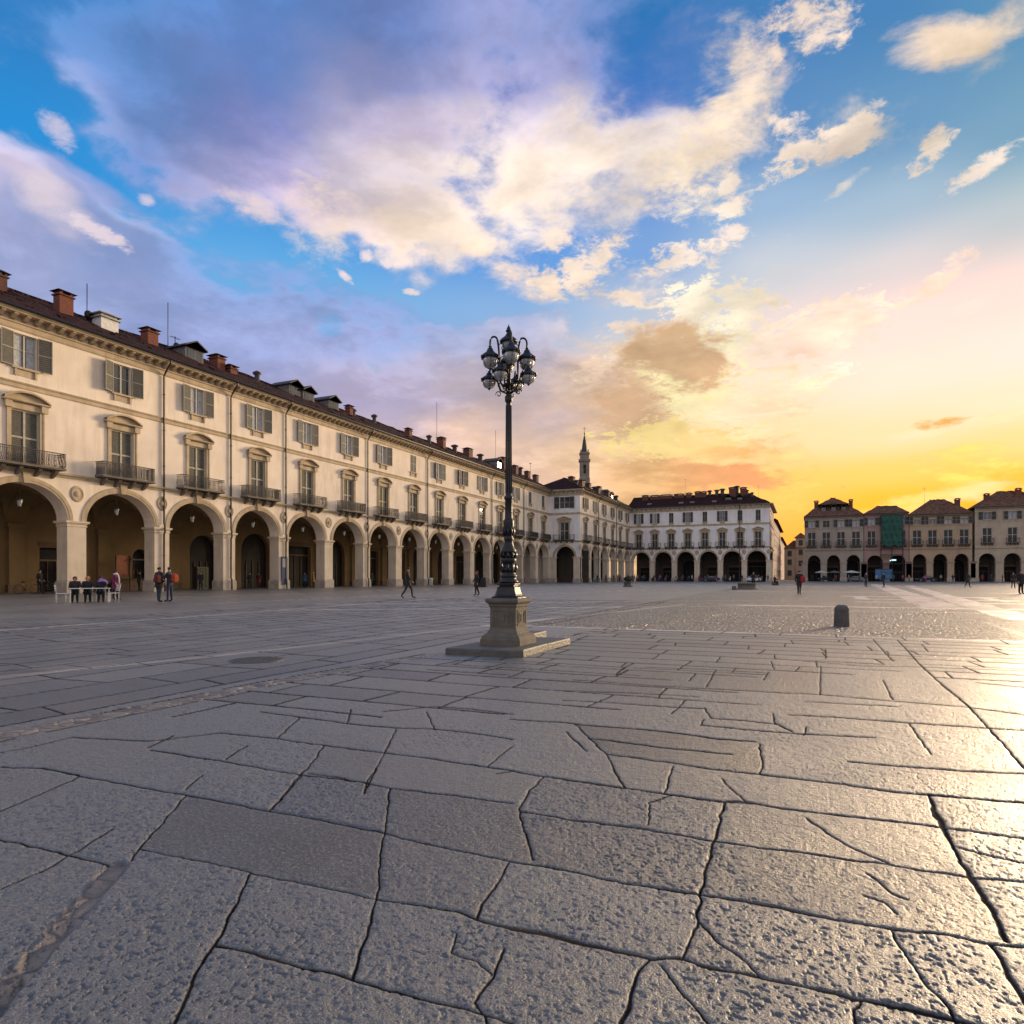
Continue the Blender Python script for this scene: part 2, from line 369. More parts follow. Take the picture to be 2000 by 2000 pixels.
MT = {
 'plaster': mat('plaster', (.82, .70, .57), .92, .09, .6, .15, 30, stain=.42, stainc=(.46, .35, .25)),
 'plaster_pale': mat('plaster_pale', (.78, .75, .74), .92, .07, .6, .15, 30, stain=.30, stainc=(.40, .34, .29)),
 'trim': mat('trim', (.48, .38, .255), .88, .16, 1.5, .2, 20, stain=.5, stainc=(.22, .16, .09)),
 'pier': mat('pier', (.62, .52, .40), .9, .10, 1.1, .2, 20, stain=.5, stainc=(.36, .27, .18)),
 'plinth': mat('plinth', (.40, .34, .28), .85, .2, 2.0, .3, 20, stain=.5, stainc=(.15, .12, .10)),
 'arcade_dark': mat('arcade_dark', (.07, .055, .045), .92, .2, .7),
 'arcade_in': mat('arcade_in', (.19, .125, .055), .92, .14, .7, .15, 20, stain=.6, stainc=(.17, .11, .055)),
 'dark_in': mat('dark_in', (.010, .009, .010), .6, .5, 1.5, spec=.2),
 'shutter': slat_mat('shutter', (.095, .090, .074)),
 'shutter_dark': slat_mat('shutter_dark', (.045, .046, .046)),
 'frame': mat('frame', (.46, .43, .37), .6, .1, 4),
 'frame_dark': mat('frame_dark', (.16, .13, .10), .6, .1, 4),
 'glass': glass_mat('glass'),
 'curtain': mat('curtain', (.40, .42, .45), .9, .25, 5),
 'iron': mat('iron', (.028, .027, .028), .5, .3, 6, metal=.3),
 'iron_rust': mat('iron_rust', (.050, .044, .042), .75, .4, 4),
 'pipe': mat('pipe', (.035, .025, .022), .5, .2, 3),
 'roof': roof_mat('roof', (.040, .017, .016)),
 'roof_warm_flare': roof_mat('roof_warm_flare', (.19, .10, .065)),  # brown tiles, their colour lightened to carry the warm lens flare
 'brick': brick_mat('brick', (.22, .062, .035), (.14, .04, .025)),
 'brick_dark': brick_mat('brick_dark', (.16, .06, .04), (.10, .04, .03)),
 'dormer_wall': mat('dormer_wall', (.16, .15, .15), .8, .4, 3),
 'zinc': mat('zinc', (.30, .31, .32), .45, .3, 3, metal=.6),
 'white_paint': mat('white_paint', (.68, .67, .64), .7, .15, 4),
 'lamp_iron': mat('lamp_iron', (.012, .012, .015), .42, .4, 9, .35, 40, metal=.25),
 'stone': mat('stone', (.125, .108, .085), .85, .25, 4, .8, 25, stain=.7, stainc=(.10, .085, .07)),
 'stone_dark': mat('stone_dark', (.10, .09, .08), .85, .3, 4, .8, 25, stain=.7, stainc=(.04, .035, .03)),
 'slab': mat('slab', (.085, .078, .070), .6, .25, 4, .8, 25, stain=.6, stainc=(.12, .10, .09)),
 'spire': mat('spire', (.24, .19, .15), .85, .2, .4, stain=.5, stainc=(.08, .06, .05)),
 'lead': mat('lead', (.055, .045, .045), .7, .2, 1),
 'net': mat('net', (.010, .085, .06), .7, .25, 1.5),
 'facade_grey': mat('facade_grey', (.36, .30, .25), .9, .1, .5, stain=.4, stainc=(.2, .16, .13)),
 'facade_tan': mat('facade_tan', (.42, .31, .21), .9, .1, .5, stain=.4, stainc=(.24, .17, .12)),
 'facade_pink': mat('facade_pink', (.36, .24, .21), .9, .1, .5, stain=.4, stainc=(.2, .14, .12)),
 'facade_cream': mat('facade_cream', (.44, .36, .27), .9, .1, .5, stain=.4, stainc=(.24, .19, .14)),
 'wood': mat('wood', (.10, .055, .03), .6, .3, 3),
 'orange_panel': mat('orange_panel', (.20, .045, .012), .6, .3, 2),
}
# lamp glass: milky
def opal(name, rgb):
    m = mat(name, rgb, .18, .12, 6); b = m.node_tree.nodes['Principled BSDF']
    b.inputs['Transmission Weight'].default_value = .35; b.inputs['Roughness'].default_value = .25
    return m
MT['opal'] = opal('opal', (.42, .42, .43))

# ------------------------------------------------------------------ mesh helper
class MB:
    def __init__(s): s.v = []; s.f = []; s.m = []; s.sm = []
    def add(s, vs, fs, mi=0, smooth=False):
        o = len(s.v); s.v += [tuple(v) for v in vs]
        for f in fs: s.f.append(tuple(i+o for i in f)); s.m.append(mi); s.sm.append(smooth)
    def quad(s, a, b, c, d, mi=0): s.add([a, b, c, d], [(0, 1, 2, 3)], mi)
    def box(s, x0, x1, y0, y1, z0, z1, mi=0):
        s.add([(x0,y0,z0),(x1,y0,z0),(x1,y1,z0),(x0,y1,z0),(x0,y0,z1),(x1,y0,z1),(x1,y1,z1),(x0,y1,z1)],
              [(0,3,2,1),(4,5,6,7),(0,1,5,4),(1,2,6,5),(2,3,7,6),(3,0,4,7)], mi)
    def obox(s, c, ax, ay, az, mi=0):
        c, ax, ay, az = map(Vector, (c, ax, ay, az))
        vs = [c+sx*ax+sy*ay+sz*az for sz in (-1, 1) for sx, sy in ((-1,-1),(1,-1),(1,1),(-1,1))]
        s.add(vs, [(0,3,2,1),(4,5,6,7),(0,1,5,4),(1,2,6,5),(2,3,7,6),(3,0,4,7)], mi)
    def prof(s, pts, x0, x1, mi=0):
        """profile of (y,z) points swept along x, closed"""
        n = len(pts)
        s.add([(x0,y,z) for y,z in pts]+[(x1,y,z) for y,z in pts],
              [(i,(i+1)%n,n+(i+1)%n,n+i) for i in range(n)]+[tuple(range(n-1,-1,-1)), tuple(range(n,2*n))], mi)
    def lathe(s, c, prof, n=16, mi=0, smooth=True, rot=0, sq=False, ax='z'):
        vs = []; fs = []
        for r, z in prof:
            for i in range(n):
                a = rot+2*math.pi*i/n
                p = (r*math.cos(a), r*math.sin(a), z)
                if ax == 'y': p = (p[0], p[2], p[1])
                vs.append((c[0]+p[0], c[1]+p[1], c[2]+p[2]))
        for j in range(len(prof)-1):
            for i in range(n):
                fs.append((j*n+i, j*n+(i+1)%n, (j+1)*n+(i+1)%n, (j+1)*n+i))
        fs.append(tuple(range(n-1, -1, -1))); k = (len(prof)-1)*n; fs.append(tuple(range(k, k+n)))
        s.add(vs, fs, mi, smooth)
    def square(s, c, prof, mi=0, chamf=0):
        """stacked square sections (half width, z), optionally with cut corners"""
        vs = []; fs = []; n = 8 if chamf else 4
        for r, z in prof:
            if chamf:
                q = r*(1-chamf)
                ring = [(r,-q),(r,q),(q,r),(-q,r),(-r,q),(-r,-q),(-q,-r),(q,-r)]
            else: ring = [(r,-r),(r,r),(-r,r),(-r,-r)]
            vs += [(c[0]+x, c[1]+y, c[2]+z) for x, y in ring]
        for j in range(len(prof)-1):
            for i in range(n): fs.append((j*n+i, j*n+(i+1)%n, (j+1)*n+(i+1)%n, (j+1)*n+i))
        fs.append(tuple(range(n-1,-1,-1))); k = (len(prof)-1)*n; fs.append(tuple(range(k, k+n)))
        s.add(vs, fs, mi)
    def tube(s, pts, r, n=6, mi=0, smooth=True):
        pts = [Vector(p) for p in pts]; rs = r if isinstance(r, (list, tuple)) else [r]*len(pts)
        vs = []; fs = []
        for i, p in enumerate(pts):
            t = (pts[min(i+1, len(pts)-1)]-pts[max(i-1, 0)]).normalized()
            ref = Vector((0, 0, 1)) if abs(t.z) < .9 else Vector((1, 0, 0))
            a = t.cross(ref).normalized(); b = t.cross(a).normalized()
            for k in range(n):
                q = 2*math.pi*k/n; vs.append(p+(a*math.cos(q)+b*math.sin(q))*rs[i])
        for j in range(len(pts)-1):
            for k in range(n): fs.append((j*n+k, (j+1)*n+k, (j+1)*n+(k+1)%n, j*n+(k+1)%n))
        fs.append(tuple(range(n))); k = (len(pts)-1)*n; fs.append(tuple(range(k+n-1, k-1, -1)))
        s.add(vs, fs, mi, smooth)
    def mesh(s, name, mats):
        me = bpy.data.meshes.new(name); me.from_pydata(s.v, [], s.f)
        for m in (mats if isinstance(mats, (list, tuple)) else [mats]): me.materials.append(m)
        me.polygons.foreach_set('material_index', s.m); me.polygons.foreach_set('use_smooth', s.sm)
        me.update(); return me
    def build(s, name, mats, parent=None, loc=None):
        o = bpy.data.objects.new(name, s.mesh(name, mats)); col.objects.link(o)
        if parent: o.parent = parent
        if loc: o.location = loc
        return o
def tag(o, label=None, cat=None, group=None, kind=None):
    if label: o['label'] = label
    if cat: o['category'] = cat
    if group: o['group'] = group
    if kind: o['kind'] = kind
    return o
def empty(name, loc=(0, 0, 0), rz=0, label=None, cat=None, group=None):
    o = bpy.data.objects.new(name, None); col.objects.link(o); o.location = loc; o.rotation_euler = (0, 0, rz)
    o.empty_display_size = .2
    return tag(o, label, cat, group)
def inst(me, name, parent, loc, rz=0, scale=None):
    o = bpy.data.objects.new(name, me); col.objects.link(o); o.parent = parent; o.location = loc; o.rotation_euler = (0, 0, rz)
    if scale: o.scale = scale
    return o
def copy_tree(o, parent=None):
    c = o.copy(); col.objects.link(c); c.parent = parent
    for ch in list(o.children): copy_tree(ch, c)
    return c
def G(px, py, h=0.0):
    """point of the ground (or of a level at height h) seen at a picture position"""
    z = F*(CH-h)/(py-HZ); xc = (px-1000)/F*z
    return Vector((xc*CS-z*SN, z*CS+xc*SN, h))
def Zat(px, z):
    xc = (px-1000)/F*z
    return Vector((xc*CS-z*SN, z*CS+xc*SN, 0))
# ------------------------------------------------------------------ ground
def Q(ox, oy, sc, pts): return [G(ox+x/sc, oy+y/sc) for x, y in pts]
Z5 = (0, 1500, 1.932); Z6 = (1000, 1500, 1.932); Z3 = (1100, 1100, 2.1467); Z4 = (0, 1100, 1.932)
# joints between the large slabs of the near paving: (zone, width m, points)
JT = [
 (Z5,.013,[(-60,258),(0,270),(200,315),(410,365)]),
 (Z5,.012,[(160,0),(300,30),(540,75),(690,100),(880,135),(1030,165),(1250,205),(1450,245),(1600,285),(1800,325),(1932,352)]),
 (Z6,.016,[(0,352),(130,370),(280,400),(420,430),(600,460),(710,475),(950,515),(1130,550),(1280,580),(1440,605),(1640,630),(1800,660),(1932,670),(2100,690)]),
 (Z5,.009,[(700,105),(620,200),(530,300),(490,350)]),
 (Z5,.007,[(530,305),(640,330),(760,350),(880,375),(960,400),(1100,425),(1250,455),(1400,490)]),
 (Z5,.011,[(1470,75),(1465,150),(1450,245),(1440,320),(1430,430),(1415,490),(1390,600),(1360,700),(1335,795)]),
 (Z5,.010,[(940,400),(900,500),(850,590),(810,665),(740,780),(700,870),(660,955),(600,1100)]),
 (Z5,.011,[(810,665),(960,695),(1130,745),(1330,795),(1480,835),(1580,865),(1750,905),(1850,935),(1932,960)]),
 (Z5,.014,[(1410,490),(1560,515),(1720,540),(1800,570),(1932,600)]),
 (Z6,.022,[(0,600),(150,630),(290,665),(440,700),(530,720),(630,715),(700,740),(940,790),(1150,830),(1300,870),(1500,910),(1690,955),(1900,1000)]),
 (Z5,.010,[(1920,355),(1880,430),(1820,510),(1800,565)]),
 (Z5,.010,[(1900,680),(1860,780),(1790,880),(1830,940),(1880,1060)]),
 (Z5,.006,[(1720,620),(1705,700),(1790,725),(1850,775)]),
 (Z5,.008,[(1160,0),(1120,50),(1030,155)]),
 (Z5,.007,[(1420,0),(1390,45),(1370,95)]),
 (Z5,.006,[(1165,20),(1300,40),(1470,75),(1700,100),(1932,130)]),
 (Z5,.006,[(0,165),(150,100),(300,35)]), (Z5,.005,[(0,460),(200,370),(330,290),(430,230)]),
 (Z6,.010,[(-60,20),(0,10),(120,30),(300,55),(420,75),(600,98),(790,125),(880,127),(1000,150),(1300,188),(1560,215),(1640,228),(1932,265)]),
 (Z6,.012,[(30,160),(200,190),(370,210),(560,240),(765,275),(900,295),(1080,320),(1290,350),(1420,365),(1540,385),(1720,410),(1932,432),(2060,450)]),
 (Z6,.013,[(800,130),(785,200),(760,280),(740,360),(710,475),(700,570),(670,660),(640,720)]),
 (Z6,.013,[(120,30),(60,90),(25,150),(40,200),(60,270),(80,345)]),
 (Z6,.008,[(605,0),(590,50),(575,95)]), (Z6,.006,[(400,30),(425,75)]),
 (Z6,.026,[(1570,100),(1610,190),(1650,270),(1720,400),(1780,490),(1820,560),(1870,650)]),
 (Z6,.022,[(1810,665),(1860,740),(1932,870),(2000,1000)]),
 (Z6,.007,[(1110,190),(1180,240),(1300,310),(1420,360)]), (Z6,.006,[(1340,400),(1440,475),(1490,495)]),
 (Z6,.006,[(1330,480),(1410,510),(1450,550)]), (Z6,.012,[(700,575),(780,650),(860,710),(940,790)]),
 (Z6,.009,[(560,740),(640,850),(740,955),(820,1080)]), (Z6,.010,[(1430,610),(1490,710),(1560,810),(1640,900),(1700,1000)]),
 (Z6,.013,[(530,720),(480,760),(450,840),(420,955),(390,1080)]), (Z6,.006,[(880,125),(830,80),(790,40)]),
 (Z6,.009,[(1310,880),(1290,910),(1300,960),(1290,1040)]), (Z6,.009,[(1570,98),(1700,110),(1932,130)]),
 (Z6,.007,[(1690,300),(1800,330),(1932,360)]), (Z6,.005,[(510,215),(520,130),(610,100)]),
 (Z3,.010,[(0,575),(200,585),(400,600),(590,610)]), (Z3,.009,[(0,535),(300,545),(560,560)]),
 (Z3,.010,[(40,490),(130,495),(400,515),(580,525),(860,540),(1080,550),(1350,575),(1680,600),(1932,635)]),
 (Z3,.010,[(-220,655),(0,668),(100,680),(320,695),(500,715),(640,735),(800,745)]),
 (Z3,.009,[(110,735),(200,745),(430,775),(700,800)]),
 (Z3,.011,[(180,800),(450,835),(600,860),(830,885),(960,900),(1160,925),(1400,960),(1530,970),(1932,1005)]),
 (Z3,.009,[(620,650),(760,660),(900,675)]), (Z3,.009,[(590,680),(800,700),(1000,715),(1300,730)]),
 (Z3,.011,[(950,635),(1130,645),(1450,668),(1780,690),(1932,700)]), (Z3,.009,[(1020,580),(1200,590),(1400,600)]),
 (Z3,.009,[(900,400),(950,405),(1240,430),(1500,435),(1932,450)]), (Z3,.009,[(350,435),(600,445),(850,460)]),
 (Z3,.010,[(0,905),(250,940),(420,965),(650,1000),(830,1010)]),
 (Z3,.012,[(590,605),(620,650)]), (Z3,.012,[(590,655),(575,680)]), (Z3,.014,[(880,630),(885,670),(960,705)]),
 (Z3,.010,[(1020,685),(1005,720)]), (Z3,.012,[(820,755),(835,830),(825,885)]), (Z3,.009,[(460,850),(425,960)]),
 (Z3,.011,[(680,1005),(655,1073)]), (Z3,.012,[(50,675),(120,745),(180,800),(220,880),(260,940)]), (Z3,.012,[(10,705),(100,790)]),
 (Z3,.010,[(1450,670),(1490,730),(1540,800)]), (Z3,.011,[(1340,490),(1380,570)]), (Z3,.010,[(1080,430),(1075,550)]),
 (Z3,.010,[(860,455),(840,490)]), (Z3,.010,[(870,410),(885,445)]), (Z3,.010,[(1100,360),(1100,400)]), (Z3,.01,[(640,445),(600,520)]),
 (Z3,.014,[(1300,320),(1380,410)]), (Z3,.018,[(1400,320),(1500,430),(1600,520),(1700,600),(1800,710),(1932,855),(2010,950)]),
 (Z3,.012,[(1530,970),(1560,1070)]), (Z3,.010,[(1740,500),(1932,520)]), (Z3,.01,[(1200,830),(1430,850),(1700,870),(1932,880)]),
 (Z4,.008,[(570,705),(820,745),(1140,800),(1390,828)]), (Z4,.009,[(270,655),(560,670),(830,640),(1040,662),(1230,688),(1450,715),(1650,740),(1932,782)]),
 (Z4,.009,[(985,560),(1130,580),(1350,610),(1500,622),(1630,625),(1780,640),(1932,665)]), (Z4,.009,[(1450,560),(1640,540),(1780,550),(1932,570)]),
 (Z4,.008,[(1220,688),(1180,750),(1130,800),(1060,890),(1020,935)]), (Z4,.009,[(1135,580),(1045,660)]), (Z4,.009,[(1325,550),(1310,605)]),
 (Z4,.010,[(1610,560),(1640,630)]), (Z4,.008,[(1495,625),(1450,715),(1400,820),(1370,870)]), (Z4,.007,[(1932,690),(1840,765)]),
 (Z4,.007,[(560,695),(650,650)]), (Z4,.006,[(850,740),(930,690)]), (Z4,.006,[(700,855),(760,800)]),
 (Z4,.007,[(0,770),(160,775),(300,800)]), (Z4,.006,[(0,715),(130,690),(270,655)]),
]
segs = []   # x0,y0,x1,y1,width
def addpl(pts, w):
    for a, b in zip(pts[:-1], pts[1:]): segs.append((a[0], a[1], b[0], b[1], w))
for zo, w, pts in JT: addpl(Q(*zo, pts), w)
rg = random.Random(11)
# beyond the near slabs: courses of smaller slabs. rows run across (X), ahead on the right; along (Y) left of the gutter
def wob(p, a): return (p[0]+rg.uniform(-a, a), p[1]+rg.uniform(-a, a))
def camz(x, y): return y*CS-x*SN
def inframe(x, y):
    z = camz(x, y); xc = x*CS+y*SN
    return z > 1.85 and abs(xc/z) < .79
def rows_x(x0, x1, y0, y1, zmin, step=(.42, .8), ln=(.7, 1.9), w=.012, outer=False):
    y = y0
    prev = None
    while y < y1:
        line = []; x = x0
        while x < x1+.6: line.append(wob((x, y), .015)); x += rg.uniform(.9, 1.6)
        wr = w*rg.uniform(.7, 1.2)
        if outer:
            for a, b in zip(line[:-1], line[1:]):
                if not inframe(*a) and not inframe(*b): addpl([a, b], wr)
        else:
            line = [p for p in line if camz(*p) > zmin]
            addpl(line, wr)
        ny = y+rg.uniform(*step)
        x = x0+rg.uniform(0, 1)
        while x < x1:
            a = (x+rg.uniform(-.03, .03), y); b = (x+rg.uniform(-.07, .07), ny)
            if (camz(*a) > zmin and not outer) or (outer and not inframe(*a) and not inframe(*b)): addpl([a, ((a[0]+b[0])/2+rg.uniform(-.015, .015), (y+ny)/2), b], w*rg.uniform(.7, 1.4))
            x += rg.uniform(*ln)
        y = ny
rows_x(-4.6, 1.4, 5.2, 15.4, 8.3)
rows_x(-5.6, -1.0, 3.6, 9.0, 5.9, (.5, .75))
rows_x(1.5, 6.0, 6.6, 15.4, 7.6, (.5, .8))
rows_x(-5.6, 15, -4, 15.4, 0, (.5, .8), (.8, 2.0), outer=True)
def rows_y(x0, x1, y0, y1, step=(.5, .95), ln=(.8, 2.2), w=.011):
    x = x0
    while x > x1:
        line = []; y = y0
        while y < y1+.6: line.append(wob((x, y), .03)); y += rg.uniform(1.2, 2.4)
        addpl(line, w*rg.uniform(.6, 1.2))
        nx = x-rg.uniform(*step); y = y0+rg.uniform(0, 1)
        while y < y1:
            addpl([(x, y), (nx, y+rg.uniform(-.2, .2))], w*rg.uniform(.6, 1.3)); y += rg.uniform(*ln)
        x = nx
rows_y(-6.15, -20, .6, 34)
segs = np.array(segs)

az_in = np.arctan(np.linspace(-.86, .86, 1120))
az_mid = np.arange(.716, 1.35, .006)
az_out = np.radians(np.arange(79, 280, 4.0))
azs = np.concatenate([az_in, az_mid, az_out, 2*math.pi-az_mid[::-1]])
rad = [.02, .3, .7, 1.1, 1.4]
p = 2010.0
while p-HZ > 16: rad.append(F*CH/(p-HZ)); p -= 1.35 if p > 1300 else .9
p -= HZ
while p > .45: rad.append(F*CH/p); p *= .93
rad = np.array(rad); nr, na = len(rad), len(azs)
RR, AA = np.meshgrid(rad, azs, indexing='ij')
wa = AA-YAW
GX = (RR*np.sin(wa)).ravel(); GY = (RR*np.cos(wa)).ravel(); RRf = RR.ravel()

def h2(ix, iy, seed):
    h = (ix.astype(np.int64)*374761393+iy.astype(np.int64)*668265263+seed*974711) & 0xffffffff
    h = ((h ^ (h >> 13))*1274126177) & 0xffffffff
    return ((h ^ (h >> 16)) & 0xffff)/65535.0
def vn(x, y, seed):
    ix = np.floor(x); iy = np.floor(y); fx = x-ix; fy = y-iy
    fx = fx*fx*(3-2*fx); fy = fy*fy*(3-2*fy)
    a = h2(ix, iy, seed); b = h2(ix+1, iy, seed); c = h2(ix, iy+1, seed); d = h2(ix+1, iy+1, seed)
    return (a*(1-fx)+b*fx)*(1-fy)+(c*(1-fx)+d*fx)*fy
def fbm(x, y, o, seed):
    r = 0; a = .5; t = 0
    for i in range(o): r = r+a*vn(x, y, seed+i); t += a; a *= .5; x = x*2.03; y = y*2.03
    return r/t

nv = len(GX)
groove = np.zeros(nv); idx_near = np.where((RRf < 40) & (RRf > .9) & ((AA.ravel() < 1.35) | (AA.ravel() > 4.93)))[0]
nx_, ny_ = GX[idx_near], GY[idx_near]
# joints waver: displace the lookup point
jx = nx_+(fbm(nx_*11, ny_*11, 4, 5)-.5)*.024; jy = ny_+(fbm(nx_*11, ny_*11, 4, 9)-.5)*.024
gv = np.zeros(len(nx_)); wmin = .0007*RRf[idx_near]
drr = np.gradient(rad)[idx_near // na]*.62; ux = nx_/np.hypot(nx_, ny_); uy = ny_/np.hypot(nx_, ny_)
# sort by angle-free buckets: coarse cells of 1 m
wvar = .75+.8*np.clip((fbm(nx_*2.7+9, ny_*2.7, 3, 17)-.35)/.4, 0, 1)
cx = np.floor(jx).astype(int); cy = np.floor(jy).astype(int)
order = np.lexsort((cy, cx)); cxs, cys = cx[order], cy[order]
key = cxs*10000+cys; uk, st = np.unique(key, return_index=True); st = np.append(st, len(key))
bucket = {int(k): order[st[i]:st[i+1]] for i, k in enumerate(uk)}
for x0, y0, x1, y1, w in segs:
    m = .12
    for bx in range(int(math.floor(min(x0, x1)-m)), int(math.floor(max(x0, x1)+m))+1):
        for by in range(int(math.floor(min(y0, y1)-m)), int(math.floor(max(y0, y1)+m))+1):
            ii = bucket.get(bx*10000+by)
            if ii is None: continue
            dx, dy = x1-x0, y1-y0; L = dx*dx+dy*dy+1e-9
            t = np.clip(((jx[ii]-x0)*dx+(jy[ii]-y0)*dy)/L, 0, 1)
            dd_ = np.hypot(jx[ii]-x0-t*dx, jy[ii]-y0-t*dy)
            nn_ = np.abs(-dy*ux[ii]+dx*uy[ii])/math.sqrt(L)
            ww = np.sqrt((w*.40*wvar[ii])**2+wmin[ii]**2+(drr[ii]*nn_)**2)
            g = np.exp(-(dd_/ww)**2)*np.minimum(1, w*1.1/ww+.34)
            g = np.maximum(g, .22*np.minimum(1, w*1.1/ww)*np.exp(-(dd_/(ww*2.4))**2))
            gv[ii] = np.maximum(gv[ii], g)
groove[idx_near] = gv
_g = -5.75+np.clip(GY-6, 0, 20)*.09; _e = np.abs(np.abs(GX-_g)-.17)
groove = np.maximum(groove, .8*np.exp(-(_e/.022)**2)*(GY > -2)*(GY < 9.3)*(fbm(GX*3, GY*3, 3, 12) > .42))

# slab ids by flood fill on a small raster, for the tone and level of each slab
S = .025; X0, Y0, NXg, NYg = -9.0, .8, 600, 620
gx, gy = np.meshgrid(X0+np.arange(NXg)*S, Y0+np.arange(NYg)*S, indexing='ij')
bar = np.zeros((NXg, NYg), bool)
for x0, y0, x1, y1, w in segs:
    n = int(max(abs(x1-x0), abs(y1-y0))/S*2)+2
    t = np.linspace(0, 1, n); a = ((x0+(x1-x0)*t-X0)/S).astype(int); b = ((y0+(y1-y0)*t-Y0)/S).astype(int)
    ok = (a >= 1) & (a < NXg-1) & (b >= 1) & (b < NYg-1)
    for da, db in ((0,0),(1,0),(0,1)): bar[a[ok]+da, b[ok]+db] = True
lab = np.arange(NXg*NYg).reshape(NXg, NYg)+1; lab[bar] = 0
BIG = 10**7
for it in range(60):
    old = lab.copy()
    for ax in (0, 1):
        for fl in (False, True):
            A_ = np.flip(lab, ax) if fl else lab; B_ = np.flip(bar, ax) if fl else bar
            sg = np.cumsum(B_, axis=ax)*BIG
            A_ = np.maximum.accumulate(A_+sg, axis=ax)-sg; A_ = np.where(B_, 0, A_)
            lab = np.flip(A_, ax) if fl else A_
    if (old == lab).all(): break
# fill the barrier cells with a neighbour
for _ in range(3):
    for ax in (0, 1):
        for sh in (1, -1): lab = np.where(lab == 0, np.roll(lab, sh, ax), lab)
rnd = h2(lab, lab*0+3, 21); rnd2 = h2(lab, lab*0+7, 77)
ai = np.clip(((GX-X0)/S).astype(int), 0, NXg-1); bi = np.clip(((GY-Y0)/S).astype(int), 0, NYg-1)
inside = (GX > X0) & (GX < X0+NXg*S) & (GY > Y0) & (GY < Y0+NYg*S)
tone = np.where(inside, rnd[ai, bi], h2(np.floor(GX/.9), np.floor(GY/1.4), 4))
rough_id = np.where(inside, rnd2[ai, bi], h2(np.floor(GX/.9), np.floor(GY/1.4), 8))

# areas: cobbles beyond Y=15.45 ahead on the right
def sst(v, a, b): t = np.clip((v-a)/(b-a), 0, 1); return t*t*(3-2*t)
gut = -5.75+.0*GY+np.clip(GY-6, 0, 20)*.09
cob = sst(GY, 15.42, 15.5)*sst(GX, -6.9, -6.75)
# light stone bands laid through the cobbles
bands = [ # x0,y0,x1,y1,half width, amount
 (G(1999,1209), G(1775,1144), .60, 1.0), (G(1862,1188), G(1722,1142), .50, 1.0), (G(1838,1189), G(1706,1141), .55, .9),
 ((-7, 15.62), (16, 15.62), .16, .9), ((-3, 30.8), (14.4, 30.8), .55, 1.0), ((-2, 27.2), (14.0, 27.2), .22, .7), ((2.6, 37), (13.5, 37), .5, .8), ((3, 47), (9.6, 47), 1.0, 1.0), ((3, 41.5), (9.6, 41.5), .5, .95), ((9.4, 41), (9.4, 48), .35, .9), ((3.1, 41), (3.1, 48), .35, .9), ((-18, 19), (-2, 30), .25, .6), ((-20, 24), (-1, 38), .3, .5),
 ((4.2, 15.6), (4.6, 22), .12, .35),
 (G(-20,1233), G(880,1167), .13, .55), (G(0,1322), G(440,1279), .12, .4), (G(440,1279), G(952,1222), .12, .45), (G(952,1222), G(1333,1181), .18, .7), (G(880,1167), G(1330,1150), .2, .4),
 ((-34, 25), (-34, 170), .4, .3), ((-5, 60), (45, 60), .6, .6), ((-10, 90), (45, 90), 1.0, .6), ((-25, 22), (-27, 120), .2, .4)]
band = np.zeros(nv)
for a, b, hw, am in bands:
    dx, dy = b[0]-a[0], b[1]-a[1]; L = dx*dx+dy*dy
    t = np.clip(((GX-a[0])*dx+(GY-a[1])*dy)/L, 0, 1)
    dd_ = np.hypot(GX-a[0]-t*dx, GY-a[1]-t*dy)
    wv_ = hw*(1+.35*(fbm(GX*.9, GY*.9, 3, 31)-.5))
    band = np.maximum(band, am*(1-sst(dd_, wv_*.8, wv_*1.12)))
band *= .55+.45*sst(fbm(GX*.6, GY*.6, 4, 35), .3, .55)
cob = cob*(1-band)
# gutter of small stones
gd = np.abs(GX-gut)
gutm = (1-sst(gd*(1+.7*(fbm(GX*5, GY*5, 3, 88)-.5)), .13, .18))*(GY < 9.3)*(GY > -2)
gutm = np.maximum(gutm, (1-sst(np.abs(GX-gut-.45-(GY-13)*.12), .12, .2))*(GY > 12.9)*(GY < 24))
stone = vn(GX*7.5+fbm(GX*9, GY*9, 2, 3), GY*9.5, 71)
_dx, _dy = .58, -.82; _t = np.clip(((GX+2.72)*_dx+(GY-1.95)*_dy)/(_dx*_dx+_dy*_dy), 0, 1)
mort = 1-sst(np.hypot(GX+2.72-_t*_dx, GY-1.95-_t*_dy)*(1+.6*(fbm(GX*7, GY*7, 3, 66)-.5)), .035, .055)   # broken mortar strip, near left
near = np.exp(-RRf/9.0)
pit_n = fbm(GX*62, GY*62, 3, 41); patch = sst(fbm(GX*1.7+20, GY*1.7, 3, 47), .42, .62)
pits = sst(pit_n, .56, .76)*np.clip(.18+.45*rough_id+.7*patch*rough_id, 0, 1)
coarse = (fbm(GX*16, GY*16, 4, 51)-.5)
und = (fbm(GX*.8, GY*.8, 3, 61)-.5)
fade = np.clip(1.15-RRf/14, 0, 1)
H = -.011*groove*np.clip(1.15-RRf/22, .12, 1) + .003*(rough_id-.5)*near - .0045*pits*fade + .0052*coarse*(.3+.8*rough_id)*fade + .012*und*np.clip(1-RRf/60, 0, 1)
H += -.012*gutm+.016*gutm*stone - .010*mort
H *= (1-.0*cob)
H = np.where(cob > .5, -.003+.012*und*np.clip(1-RRf/60, 0, 1), H)
me = bpy.data.meshes.new('pavement')
co = np.stack([GX, GY, H], 1).astype(np.float32)
i, j = np.meshgrid(np.arange(nr-1), np.arange(na), indexing='ij'); j2 = (j+1) % na
fc = np.stack([i*na+j, (i+1)*na+j, (i+1)*na+j2, i*na+j2], -1).reshape(-1, 4)[:, ::-1]
nf = len(fc)
me.vertices.add(nv); me.vertices.foreach_set('co', co.ravel())
